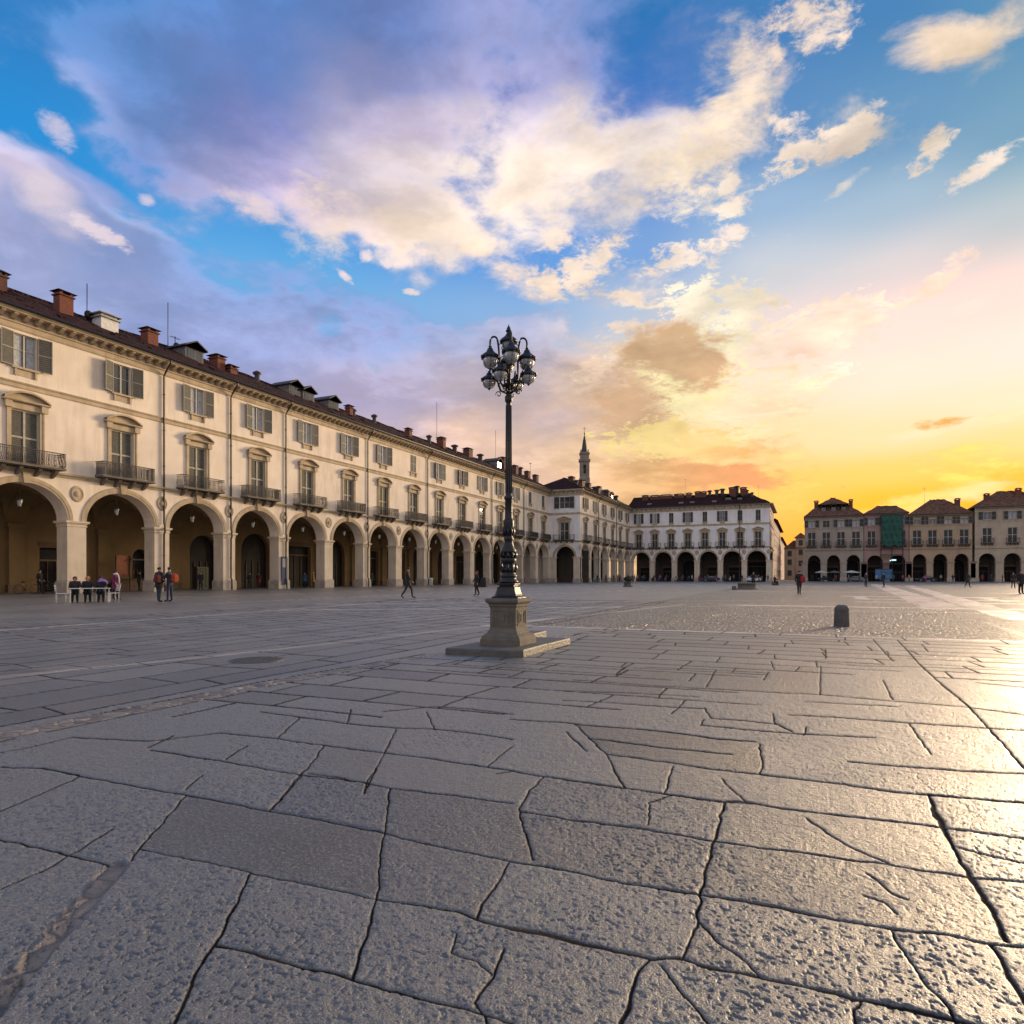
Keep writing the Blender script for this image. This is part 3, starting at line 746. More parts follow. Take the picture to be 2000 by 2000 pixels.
me.loops.add(nf*4); me.loops.foreach_set('vertex_index', fc.ravel().astype(np.int32))
me.polygons.add(nf); me.polygons.foreach_set('loop_start', (np.arange(nf)*4).astype(np.int32)); me.polygons.foreach_set('loop_total', np.full(nf, 4, np.int32))
me.update(calc_edges=True)
me.polygons.foreach_set('use_smooth', np.ones(nf, bool))
for nm, ar in (('tone', tone), ('joint', np.clip(groove, 0, 1)), ('cobble', cob), ('band', band), ('rubble', np.clip(gutm+mort, 0, 1)), ('pit', np.clip(pits, 0, 1)), ('rid', rough_id)):
    at = me.attributes.new(nm, 'FLOAT', 'POINT'); at.data.foreach_set('value', ar.astype(np.float32))
gm = bpy.data.materials.new('stone_paving'); gm.use_nodes = True; t = gm.node_tree; B = t.nodes['Principled BSDF']
def gn(ty, **k):
    n = t.nodes.new(ty)
    for a, b in k.items(): setattr(n, a, b)
    return n
def gp(s, v):
    if isinstance(v, bpy.types.NodeSocket): t.links.new(v, s)
    else: s.default_value = v
def ga(nm): return gn('ShaderNodeAttribute', attribute_name=nm).outputs['Fac']
def gmth(op, a, b=0.0):
    n = gn('ShaderNodeMath', operation=op); gp(n.inputs[0], a); gp(n.inputs[1], b); return n.outputs[0]
def gmix(f, a, b):
    n = gn('ShaderNodeMix', data_type='RGBA'); gp(n.inputs[0], f); gp(n.inputs[6], a); gp(n.inputs[7], b); return n.outputs[2]
def gmr(v, a, b, c, d):
    n = gn('ShaderNodeMapRange'); gp(n.inputs[0], v)
    for k, q in enumerate((a, b, c, d)): n.inputs[k+1].default_value = q
    return n.outputs[0]
pos = gn('ShaderNodeNewGeometry').outputs['Position']
def gnoise(s, d, r=.6):
    n = gn('ShaderNodeTexNoise'); gp(n.inputs['Vector'], pos); n.inputs['Scale'].default_value = s; n.inputs['Detail'].default_value = d; n.inputs['Roughness'].default_value = r; return n.outputs[0]
speck = gnoise(55, 4, .7); blot = gnoise(1.7, 6, .65); fine = gnoise(140, 3, .7); big = gnoise(.12, 4)
base = gmix(ga('tone'), (.042, .044, .047, 1), (.175, .168, .156, 1))
base = gmix(gmr(blot, .35, .7, 0, .5), base, (.075, .070, .066, 1))
base = gmix(gmr(speck, .50, .66, 0, .85), base, (.27, .265, .25, 1))
base = gmix(gmr(fine, .38, .50, .9, 0), base, (.030, .030, .034, 1))
base = gmix(gmth('MULTIPLY', ga('pit'), .75), base, (.04, .04, .044, 1))
base = gmix(gmth('MULTIPLY', ga('band'), .9), base, (.66, .57, .47, 1))
vor = gn('ShaderNodeTexVoronoi', feature='DISTANCE_TO_EDGE'); gp(vor.inputs['Vector'], pos); vor.inputs['Scale'].default_value = 7.5
vor2 = gn('ShaderNodeTexVoronoi', feature='F1'); gp(vor2.inputs['Vector'], pos); vor2.inputs['Scale'].default_value = 7.5
cs = gn('ShaderNodeSeparateColor'); gp(cs.inputs[0], vor2.outputs['Color'])
cobc = gmix(cs.outputs[0], (.05, .042, .036, 1), (.20, .165, .135, 1))
cobc = gmix(gmr(vor.outputs['Distance'], .0, .10, .85, 0), cobc, (.035, .03, .03, 1))
base = gmix(ga('cobble'), base, cobc)
base = gmix(gmth('MULTIPLY', ga('rubble'), .92), base, gmix(gmr(vor.outputs['Distance'], .0, .09, .9, 0), gmix(cs.outputs[1], (.05, .036, .028, 1), (.30, .23, .17, 1)), (.015, .012, .010, 1)))
jc = gmix(gmr(blot, .45, .6, 0, 1), (.018, .016, .017, 1), (.085, .055, .038, 1))
base = gmix(gmr(ga('joint'), .25, .7, 0, .94), base, jc)
gp(B.inputs['Base Color'], base)
ro = gmth('ADD', gmr(blot, .3, .7, .28, .46), gmth('MULTIPLY', ga('rid'), .10))
ro = gmth('ADD', ro, gmth('MULTIPLY', ga('cobble'), .14))
ro = gmth('ADD', ro, gmth('MULTIPLY', ga('joint'), .5))
ro = gmth('SUBTRACT', ro, gmth('MULTIPLY', ga('band'), .10))
gp(B.inputs['Roughness'], ro)
B.inputs['Coat Roughness'].default_value = .44; B.inputs['Coat IOR'].default_value = 1.55
gp(B.inputs['Coat Weight'], gmth('MULTIPLY', gmr(ga('joint'), .1, .5, .5, 0), gmth('ADD', gmth('MULTIPLY', ga('rid'), .45), gmr(blot, .35, .65, .15, .7))))
gp(B.inputs['Specular IOR Level'], gmr(ga('joint'), .15, .6, .85, .03))
hh = gmth('ADD', gmth('MULTIPLY', speck, .5), gmth('MULTIPLY', fine, .3))
hh = gmth('ADD', hh, gmth('MULTIPLY', gnoise(14, 5, .6), .8))
hh = gmth('ADD', hh, gmth('MULTIPLY', gmth('MULTIPLY', gmr(vor.outputs['Distance'], 0, .25, 0, 1), gmth('ADD', ga('cobble'), ga('rubble'))), 2.2))
bp = gn('ShaderNodeBump'); bp.inputs['Strength'].default_value = 1.0; bp.inputs['Distance'].default_value = .020; gp(bp.inputs['Height'], hh)
gp(B.inputs['Normal'], bp.outputs[0])
me.materials.append(gm)
ground = bpy.data.objects.new('pavement', me); col.objects.link(ground); ground['kind'] = 'structure'
# ------------------------------------------------------------------ buildings
# local frame of a facade: x along it (left to right seen from the square), y inward, z up
def arch_pts(c, hw, zs, rise, n=20):
    return [(c-hw*math.cos(math.pi*k/n), zs+rise*math.sin(math.pi*k/n)) for k in range(n+1)]

def make_wall(root, W, n, off, bay, pw, dep, zs, rise, z1, ztop, holes, wm, thick=.34, zsill=0.0, mb=None):
    mb = MB(); hw = (bay-pw)/2; xs = 0.0
    for i in range(n):
        c = off+(i+.5)*bay; pts = arch_pts(c, hw, zs, rise)
        for a, b in zip(pts[:-1], pts[1:]):
            mb.quad((a[0],0,a[1]), (b[0],0,b[1]), (b[0],0,z1), (a[0],0,z1))
            mb.quad((b[0],dep,b[1]), (a[0],dep,a[1]), (a[0],dep,z1), (b[0],dep,z1))
            mb.add([(a[0],0,a[1]),(a[0],dep,a[1]),(b[0],dep,b[1]),(b[0],0,b[1])], [(0,1,2,3)], 0)
        x0 = xs; x1 = c-hw
        mb.quad((x0,0,zs),(x1,0,zs),(x1,0,z1),(x0,0,z1)); mb.quad((x1,dep,zs),(x0,dep,zs),(x0,dep,z1),(x1,dep,z1))
        xs = c+hw
    mb.quad((xs,0,zs),(W,0,zs),(W,0,z1),(xs,0,z1)); mb.quad((W,dep,zs),(xs,dep,zs),(xs,dep,z1),(W,dep,z1))
    X = sorted(set([0.0, W]+[h[0] for h in holes]+[h[1] for h in holes])); Z = sorted(set([z1, ztop]+[h[2] for h in holes]+[h[3] for h in holes]))
    for a, b in zip(X[:-1], X[1:]):
        for c, d in zip(Z[:-1], Z[1:]):
            mx, mz = (a+b)/2, (c+d)/2
            if any(h[0] < mx < h[1] and h[2] < mz < h[3] for h in holes): continue
            mb.quad((a,0,c),(b,0,c),(b,0,d),(a,0,d))
    for a, b, c, d in holes:
        mb.quad((a,0,c),(a,thick,c),(a,thick,d),(a,0,d)); mb.quad((b,thick,c),(b,0,c),(b,0,d),(b,thick,d))
        mb.quad((a,0,d),(a,thick,d),(b,thick,d),(b,0,d)); mb.quad((a,thick,c),(a,0,c),(b,0,c),(b,thick,c))
    return mb.build('wall', wm, root)

def pier_mesh(pw, dep, zs, mats, w=None):
    mb = MB(); h = pw/2
    mb.box(-h, h, 0, dep, .95, zs-.42)
    mb.box(-h-.10, h+.10, -.10, dep+.10, 0, .80, 1); 
    mb.add([(-h-.10,-.10,.80),(h+.10,-.10,.80),(h+.10,dep+.10,.80),(-h-.10,dep+.10,.80),(-h,0,.95),(h,0,.95),(h,dep,.95),(-h,dep,.95)],
           [(0,1,5,4),(1,2,6,5),(2,3,7,6),(3,0,4,7)], 1)
    z = zs-.42
    for e, a, b in ((.05, z, z+.08), (.02, z+.08, z+.2), (.09, z+.2, z+.28), (.17, z+.28, zs-.004)):
        mb.box(-h-e, h+e, -e, dep+e, a, b)
    return mb.mesh('pillar', mats)

def arch_trim(hw, zs, rise, wd=.42, proud=.07, key=True):
    """moulded ring round an arch (centre at x=0) with a keystone"""
    mb = MB(); n = 24
    prof = [(0, -.002-proud*.6), (wd*.35, -proud*.6), (wd*.36, -proud), (wd*.95, -proud), (wd, -.002)]
    for k in range(n):
        a0, a1 = math.pi*k/n, math.pi*(k+1)/n
        for (r0, y0), (r1, y1) in zip(prof[:-1], prof[1:]):
            P_ = []
            for a, r, y in ((a0, r0, y0), (a1, r0, y0), (a1, r1, y1), (a0, r1, y1)):
                P_.append((-(hw+r)*math.cos(a), y, zs+(rise+r)*math.sin(a)))
            mb.add(P_, [(0,1,2,3)])
        P_ = [(-hw*math.cos(a), y, zs+rise*math.sin(a)) for a, y in ((a0,-proud*.6),(a1,-proud*.6),(a1,.02),(a0,.02))]
        mb.add(P_, [(3,2,1,0)])
    if key:
        zt = zs+rise
        mb.add([(-.16,-.16,zt-.06),(.16,-.16,zt-.06),(.28,-.22,zt+.66),(-.28,-.22,zt+.66),(-.16,.02,zt-.06),(.16,.02,zt-.06),(.28,.02,zt+.66),(-.28,.02,zt+.66)],
               [(0,1,2,3),(4,0,3,7),(1,5,6,2),(3,2,6,7),(4,5,1,0)])
    return mb
def medallion_mb(mb, x, z):
    pts = [(.50, -.05), (.42, -.09), (.36, -.05), (.18, -.05), (.16, -.14), (.03, -.17)]
    n = 14; vs = []; fs = []
    for r, y in [(.54, -.003)]+pts:
        for k in range(n):
            a = 2*math.pi*k/n; vs.append((x+r*math.cos(a), y, z+1.15*r*math.sin(a)))
    for j in range(len(pts)):
        for k in range(n): fs.append((j*n+k, (j+1)*n+k, (j+1)*n+(k+1)%n, j*n+(k+1)%n))
    fs.append(tuple(range(len(pts)*n, len(pts)*n+n))[::-1]); mb.add(vs, fs)

def upper_window_meshes(w, h, detail=True):
    fr = MB(); t = .07
    y0, y1 = .16, .24
    for x0, x1, z0, z1 in ((0,t,0,h),(w-t,w,0,h),(t,w-t,0,t),(t,w-t,h-t,h)): fr.box(x0, x1, y0, y1, z0, z1)
    fr.box(w/2-.05, w/2+.05, y0-.02, y1, t, h-t)
    for a, b in ((t, w/2-.05), (w/2+.05, w-t)): fr.box(a, b, y0+.02, y1-.01, h*.52, h*.52+.04)
    fr.box(t*.5, w-t*.5, y1, y1+.01, t*.5, h-t*.5, 1)
    return fr.mesh('window', [MT['frame'], MT['glass']])
def curtain_mesh(w, h):
    mb = MB(); n = 10
    for x0, x1 in ((.08, w*.42), (w*.62, w-.08)):
        for k in range(n):
            a = x0+(x1-x0)*k/n; b = x0+(x1-x0)*(k+1)/n
            mb.quad((a, .222+.006*(k%2), .08), (b, .222+.006*((k+1)%2), .08), (b, .222+.006*((k+1)%2), h-.08), (a, .222+.006*(k%2), h-.08))
    return mb
def shutter_mesh(w, h, left, ang, nm='shutter'):
    """panel hinged at x=0 opening to the left (-x) or right, standing off the wall by ang degrees"""
    mb = MB(); s = -1 if left else 1; ca, sa = math.cos(R(ang)), math.sin(R(ang)); t = .035
    def bx(u0, u1, d0, d1, z0, z1, mi):
        vs = []
        for z in (z0, z1):
            for u, d in ((u0,d0),(u1,d0),(u1,d1),(u0,d1)): vs.append((s*(u*ca)-0*d, -(u*sa)-.04-d, z))
        mb.add(vs, [(0,3,2,1),(4,5,6,7),(0,1,5,4),(1,2,6,5),(2,3,7,6),(3,0,4,7)], mi)
    bx(.06, w-.06, .010, .028, .06, h-.06, 0)
    for a, b, c, d in ((0,.06,0,h),(w-.06,w,0,h),(.06,w-.06,0,.07),(.06,w-.06,h-.07,h),(.06,w-.06,h*.5-.04,h*.5+.04)): bx(a, b, 0, .045, c, d, 1)
    return mb.mesh(nm, [MT['shutter'] if nm == 'shutter' else MT['shutter_dark'], MT['shutter_frame']])
MT['shutter_frame'] = mat('shutter_frame', (.24, .225, .185), .7, .15, 4)

def french_mesh(w, h, leafmat='shutter', openleaf=False):
    mb = MB(); t = .10; y0, y1 = .12, .22
    for x0, x1, z0, z1 in ((0,t,0,h),(w-t,w,0,h),(t,w-t,h-t,h),(w/2-.07,w/2+.07,0,h-t)): mb.box(x0, x1, y0, y1, z0, z1, 1)
    for a, b in ((t, w/2-.07), (w/2+.07, w-t)):
        mb.box(a, b, y0+.02, y1-.02, h*.5-.06, h*.5+.06, 1)
        mb.box(a, b, y0+.05, y1-.005, 0, h*.5-.06, 0); mb.box(a, b, y0+.05, y1-.005, h*.5+.06, h-t, 0)
    return mb.mesh('french_window', [MT[leafmat], MT['shutter_pale']])
MT['shutter_pale'] = mat('shutter_pale', (.42, .38, .30), .7, .15, 4)

def surround_mesh(w, h, seg=True):
    """stone architrave with a pediment on consoles, opening w x h, x centred, base z=0"""
    mb = MB(); a = .30; x = w/2
    for s in (-1, 1):
        mb.box(min(s*x, s*(x+a)), max(s*x, s*(x+a)), -.08, .10, 0, h+.02)
        mb.box(min(s*(x+a-.10), s*(x+a)), max(s*(x+a-.10), s*(x+a)), -.12, -.081, .3, h)
        mb.box(min(s*(x+.02), s*(x+a+.16)), max(s*(x+.02), s*(x+a+.16)), -.26, -.083, h+.02, h+.48)
    mb.box(-x-a, x+a, -.09, .06, h+.022, h+.44)
    W = x+a+.28; zb = h+.482
    mb.prof([(0.02, zb), (-.30, zb), (-.36, zb+.06), (-.36, zb+.13), (0.02, zb+.13)], -W, W)
    # arched or raking top
    n = 14 if seg else 2; rz = .52
    top = []
    for k in range(n+1):
        u = -1+2*k/n; top.append((u*W, zb+.13+(rz*(1-u*u) if seg else rz*(1-abs(u)))))
    for p, q in zip(top[:-1], top[1:]):
        vs = [(p[0],-.40,p[1]),(q[0],-.40,q[1]),(q[0],-.40,q[1]+.13),(p[0],-.40,p[1]+.13),(p[0],.02,p[1]),(q[0],.02,q[1]),(q[0],.02,q[1]+.13),(p[0],.02,p[1]+.13)]
        mb.add(vs, [(0,1,2,3),(3,2,6,7),(4,5,1,0)])
        mb.quad((p[0],-.10,zb+.13),(q[0],-.10,zb+.13),(q[0],-.10,q[1]),(p[0],-.10,p[1]))
    return mb.mesh('window_surround', MT['trim'])

def balcony_meshes(w, d=.95, hr=1.05, z=0, style=0, dense=.11):
    sl = MB(); h = w/2
    sl.box(-h, h, -d, .02, -.14, 0); sl.prof([(0,-.16),(-d+.06,-.16),(-d+.1,-.142),(0,-.142)], -h+.04, h-.04)
    for s in (-.78, -.28, .28, .78):
        x = s*h; sl.add([(x-.11,.02,-.16),(x+.11,.02,-.16),(x+.11,-d*.78,-.16),(x-.11,-d*.78,-.16),(x-.10,.02,-.72),(x+.10,.02,-.72),(x+.10,-.20,-.66),(x-.10,-.20,-.66),(x-.11,-d*.66,-.36),(x+.11,-d*.66,-.36)],
               [(0,1,2,3)[::-1],(3,2,9,8),(8,9,6,7),(7,6,5,4),(0,3,8,7),(0,7,4),(1,6,9),(1,9,2),(1,5,6)])
    rl = MB(); e = .05
    y = -d+e
    for z0, z1, t in ((hr-.05, hr, .03), (.05, .08, .02), (hr-.20, hr-.175, .015)):
        rl.box(-h+e-t, h-e+t, y-t, y+t, z0, z1)
        for s in (-1, 1): rl.box(s*(h-e)-t, s*(h-e)+t, y+t, 0, z0, z1)
    def bar(x, yy, rot):
        if style == 0: rl.box(x-.018, x+.018, yy-.018, yy+.018, .08, hr-.05)
        else:
            # bellied bar
            px, py = (0, -.09) if rot else (0, 0)
            bx, by = (0, -.08) if rot else (.08 if x > 0 else -.08, 0)
            rl.tube([(x, yy, .08), (x+bx, yy+by, .28), (x+bx*.7, yy+by*.7, .5), (x, yy, .8), (x, yy, hr-.05)], .019, 4)
    n = int((w-2*e)/dense)
    for k in range(n+1): bar(-h+e+(w-2*e)*k/n, y, True)
    m = max(3, int(d/dense))
    for s in (-1, 1):
        for k in range(1, m): bar(s*(h-e), y+(d-e)*k/m, False)
    for k in range(0, n, 4):
        x = -h+e+(w-2*e)*(k+.5)/n
        rl.lathe((x, y, hr*.45), [(.005,-.012),(.055,-.006),(.055,.006),(.005,.012)], 8, ax='y')
        rl.box(x-.006, x+.006, y-.01, y+.01, .1, hr-.2)
    return sl.mesh('balcony', MT['stone_trim']), rl.mesh('railing', MT['iron_rust'])
MT['stone_trim'] = mat('stone_trim', (.15, .125, .10), .85, .2, 3, .3, 20, stain=.6, stainc=(.10, .08, .07))

def vault_mb(n, off, bay, dep, deep, zs, rise, hw):
    """groin vaults over the walk, back wall with pilasters"""
    mb = MB(); K = 12
    for i in range(n):
        c = off+(i+.5)*bay
        for a in range(K):
            for b in range(K):
                q = []
                for da, db in ((0,0),(0,1),(1,1),(1,0)):
                    u = -1+2*(a+da)/K; v = -1+2*(b+db)/K
                    f = math.sqrt(max(0, 1-u*u)); g = math.sqrt(max(0, 1-v*v))
                    q.append((c+u*hw, dep+.02+(v+1)/2*deep, zs+.15+rise*max(f, g)*.98))
                mb.add(q, [(0,1,2,3)], 0)
        # transverse arch between the bays
        x0, x1 = c+hw, c+bay-hw
        for k in range(K):
            q = []
            for kk in (k, k+1):
                v = -1+2*kk/K; q.append((dep+.02+(v+1)/2*deep, zs+.05+rise*math.sqrt(max(0, 1-v*v))*.96))
            mb.quad((x0,q[0][0],q[0][1]), (x1,q[0][0],q[0][1]), (x1,q[1][0],q[1][1]), (x0,q[1][0],q[1][1]), 0)
            for x in (x0, x1): mb.quad((x,q[0][0],q[0][1]), (x,q[1][0],q[1][1]), (x,q[1][0],q[1][1]+1.0), (x,q[0][0],q[0][1]+1.0), 0)
    return mb

def back_wall_mb(n, off, bay, pw, yb, zs, rise, hw, W, rnd):
    mb = MB(); dep = .5
    xs = 0.0
    for i in range(n):
        c = off+(i+.5)*bay
        kind = rnd.choice([0, 0, 1, 2, 2]) if (i > 4 or n < 10) else [3, 2, 2, 3, 0][i]
        if kind == 3: ow, oz, ar = 0.8, 3.0, .8
        elif kind == 0: ow, oz, ar = (1.7, 3.9, 1.6) if i < 5 else (2.1, 4.1, 2.0)
        elif kind == 1: ow, oz, ar = 1.05, 3.6, .02
        else: ow, oz, ar = (1.6, 3.6, .02) if i < 5 else (2.4, 4.9, .02)
        c2 = c+rnd.uniform(-.5, .5)
        pts = arch_pts(c2, ow, oz, ar, 12)
        mb.quad((xs,yb,0),(c2-ow,yb,0),(c2-ow,yb,9),(xs,yb,9))
        for a, b in zip(pts[:-1], pts[1:]):
            mb.quad((a[0],yb,a[1]),(b[0],yb,b[1]),(b[0],yb,9),(a[0],yb,9))
            mb.quad((a[0],yb,a[1]),(a[0],yb+dep,a[1]),(b[0],yb+dep,b[1]),(b[0],yb,b[1]))
        mb.quad((c2-ow,yb,0),(c2-ow,yb+dep,0),(c2-ow,yb+dep,oz),(c2-ow,yb,oz)); mb.quad((c2+ow,yb+dep,0),(c2+ow,yb,0),(c2+ow,yb,oz),(c2+ow,yb+dep,oz))
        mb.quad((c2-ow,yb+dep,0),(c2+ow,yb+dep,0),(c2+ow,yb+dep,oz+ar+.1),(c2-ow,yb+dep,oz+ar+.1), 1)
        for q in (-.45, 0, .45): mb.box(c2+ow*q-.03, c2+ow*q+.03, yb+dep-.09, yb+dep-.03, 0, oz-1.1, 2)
        if kind in (1, 2):   # transom and shop fascia
            mb.box(c2-ow, c2+ow, yb+dep-.12, yb+dep-.02, oz-1.1, oz-.95, 2)
            mb.box(c2-ow-.1, c2+ow+.1, yb-.08, yb-.003, oz+.1, oz+.5, 2)
        xs = c2+ow
        # pilaster at the bay line
        x = c+bay/2
        if x < W: 
            mb.box(x-pw*.42, x+pw*.42, yb-.32, yb-.004, 0, zs-.3, 0); mb.box(x-pw*.5, x+pw*.5, yb-.42, yb-.006, zs-.3, zs+.05, 0)
            mb.box(x-pw*.5, x+pw*.5, yb-.40, yb-.005, 0, .6, 2)
    mb.quad((xs,yb,0),(W,yb,0),(W,yb,9),(xs,yb,9))
    return mb

def cornice_mb(mb, x0, x1, zt, proj=.95, dent=.78, detail=True):
    mb.prof([(.02,zt-1.25),(-.05,zt-1.25),(-.09,zt-1.15),(-.05,zt-1.10),(-.05,zt-.86),(-.14,zt-.80),(-.14,zt-.72),(.02,zt-.72)], x0, x1)
    mb.prof([(.02,zt-.30),(-proj+.15,zt-.30),(-proj+.12,zt-.22),(-proj+.02,zt-.16),(-proj,zt-.06),(-proj,zt),(.02,zt)], x0-.0, x1+.0)
    if dent:
        n = int((x1-x0)/dent)
        for k in range(n):
            x = x0+(k+.5)*(x1-x0)/n
            mb.add([(x-.13,-.02,zt-.66),(x+.13,-.02,zt-.66),(x+.13,-.30,zt-.60),(x-.13,-.30,zt-.60),(x-.13,-.70,zt-.40),(x+.13,-.70,zt-.40),(x+.13,-.74,zt-.302),(x-.13,-.74,zt-.302),(x-.13,-.02,zt-.302),(x+.13,-.02,zt-.302)],
                   [(0,1,2,3)[::-1],(3,2,5,4)[::-1],(4,5,6,7)[::-1],(0,3,4,7,8),(1,9,6,5,2)])

def roof_mb(W, zt, proj, setb, hr, seed=1, x0=-.2, x1=None, hipL=0, hipR=0, uneven=.10, mat_i=0, back=None):
    """tiled slope from the eaves up to a ridge and down behind; an uneven old roof"""
    mb = MB(); x1 = W+.2 if x1 is None else x1; rr = random.Random(seed)
    nx = max(4, int((x1-x0)/1.2)); ny = 5; back = setb if back is None else back
    ys = [(-proj-.12, zt+.02)]+[(-proj-.12+(setb+proj)*k/ny, zt+.06+hr*k/ny) for k in range(0, ny+1)]
    grid = []
    for i in range(nx+1):
        u = i/nx; rowv = []
        for j, (y, z) in enumerate(ys):
            f = max(0, (j-1)/ny); xa = x0+hipL*f; xb = x1-hipR*f
            rowv.append((xa+(xb-xa)*u, y, z+(rr.uniform(-uneven, uneven) if j > 1 else (rr.uniform(-.02,.02) if j else 0))))
        f = 1; xa = x0+hipL; xb = x1-hipR
        rowv.append((x0+(x1-x0)*u, setb*1.0+back+.5, zt))
        grid.append(rowv)
    m = len(grid[0]); vs = [p for r in grid for p in r]
    mb.add(vs, [(i*m+j, (i+1)*m+j, (i+1)*m+j+1, i*m+j+1) for i in range(nx) for j in range(m-1)], 0)
    mb.add([grid[0][k] for k in range(m)], [tuple(range(m))[::-1]], 0); mb.add([grid[-1][k] for k in range(m)], [tuple(range(m))], 0)
    # underside of the eaves and a ridge roll
    mb.quad((x0,-proj-.12,zt+.02),(x0,.5,zt+.02),(x1,.5,zt+.02),(x1,-proj-.12,zt+.02), 0)
    for i in range(nx):
        a, b = grid[i][m-2], grid[i+1][m-2]
        mb.tube([(a[0], a[1], a[2]+.02), (b[0], b[1], b[2]+.02)], .12, 5)
    # stray raised tiles break the outline
    for k in range(int((x1-x0)*2.2)):
        x = rr.uniform(x0+hipL, x1-hipR); f = rr.uniform(.05, 1); y = -proj+(setb+proj)*f; z = zt+.08+hr*f
        if x < x0+hipL*f or x > x1-hipR*f: continue
        mb.obox((x, y, z+.05), (rr.uniform(.08,.2), rr.uniform(-.02,.02), 0), (0, .18, .1), (0, -.02, .05))
    return mb

def chimney_mb(w, d, h, kind=0):
    mb = MB()
    if kind == 0:
        mb.box(-w/2, w/2, -d/2, d/2, -.8, h); mb.box(-w/2-.10, w/2+.10, -d/2-.10, d/2+.10, h, h+.10, 1)
        for s in (-1, 1): mb.box(s*w*.36-.09, s*w*.36+.09, -d/2, d/2, h+.10, h+.32, 0)
        mb.add([(-w/2-.22,-d/2-.2,h+.32),(w/2+.22,-d/2-.2,h+.32),(w/2+.22,d/2+.2,h+.32),(-w/2-.22,d/2+.2,h+.32),(-w/4,0,h+.58),(w/4,0,h+.58)], [(3,2,1,0),(0,1,5,4),(2,3,4,5),(1,2,5),(3,0,4)], 1)
    elif kind == 1:
        mb.box(-w/2, w/2, -d/2, d/2, -.8, h); mb.box(-w/2-.16, w/2+.16, -d/2-.16, d/2+.16, h+.001, h+.10, 1)
        mb.box(-w/2+.08, w/2-.08, -d/2+.08, d/2-.08, h+.101, h+.3, 0); mb.box(-w/2-.2, w/2+.2, -d/2-.2, d/2+.2, h+.301, h+.38, 1)
    else:
        mb.lathe((0,0,-.6), [(w*.3,0),(w*.3,h+.5),(w*.26,h+.5),(w*.5,h+.62),(w*.5,h+.8),(w*.12,h+.98)], 10)
    return mb
def dormer_mb(w, h, d=2.4):
    mb = MB()
    mb.box(-w/2, w/2, 0, d, -1.2, h); mb.box(-w/2+.18, w/2-.18, -.03, -.002, .15, h-.15, 1)
    mb.box(-.04, .04, -.05, -.031, .15, h-.15, 0)
    mb.add([(-w/2-.25,-.35,h-.02),(w/2+.25,-.35,h-.02),(0,-.35,h+.62),(-w/2-.25,d+.6,h-.02),(w/2+.25,d+.6,h-.02),(0,d+.6,h+.62),
            (-w/2-.25,-.35,h+.10),(w/2+.25,-.35,h+.10),(0,-.35,h+.74),(-w/2-.25,d+.6,h+.10),(w/2+.25,d+.6,h+.10),(0,d+.6,h+.74)],
           [(6,7,8),(9,11,10),(6,8,11,9),(7,10,11,8),(0,2,1),(0,1,7,6),(0,3,5,2),(1,2,5,4),(0,6,9,3),(1,4,10,7)], 2)
    return mb
def antenna_mb(h, dish=False, rungs=0):
    mb = MB(); mb.tube([(0,0,-.8),(0,0,h)], .035, 5)
    for k in range(rungs):
        z = h-.15-.3*k
        mb.tube([(-.5,0,z),(.5,0,z)], .018, 4)
        for q in range(-3, 4): mb.tube([(q*.16,-.22,z),(q*.16,.22,z)], .012, 4)
    if dish: mb.lathe((.0,-.15,.45), [(.42,-.10),(.30,-.02),(.1,.02),(.02,.03)], 12, ax='y')
    return mb
def downpipe_mb(zt, proj, zb=0.0):
    mb = MB()
    mb.tube([(0,-proj-.06,zt-.05),(0,-proj+.05,zt-.35),(0,-.28,zt-1.05),(0,-.13,zt-1.35),(0,-.13,8.9),(0,-.13,5.7),(0,-.24,5.5),(0,-.24,5.0),(0,-.13,4.8),(0,-.13,1.1),(0,-.24,.95),(0,-.24,zb+.02)], .075, 8)
    for z in (16.5, 13.5, 10.5, 7, 3): mb.lathe((0,-.13,z), [(.10,-.03),(.10,.03)], 8)
    return mb

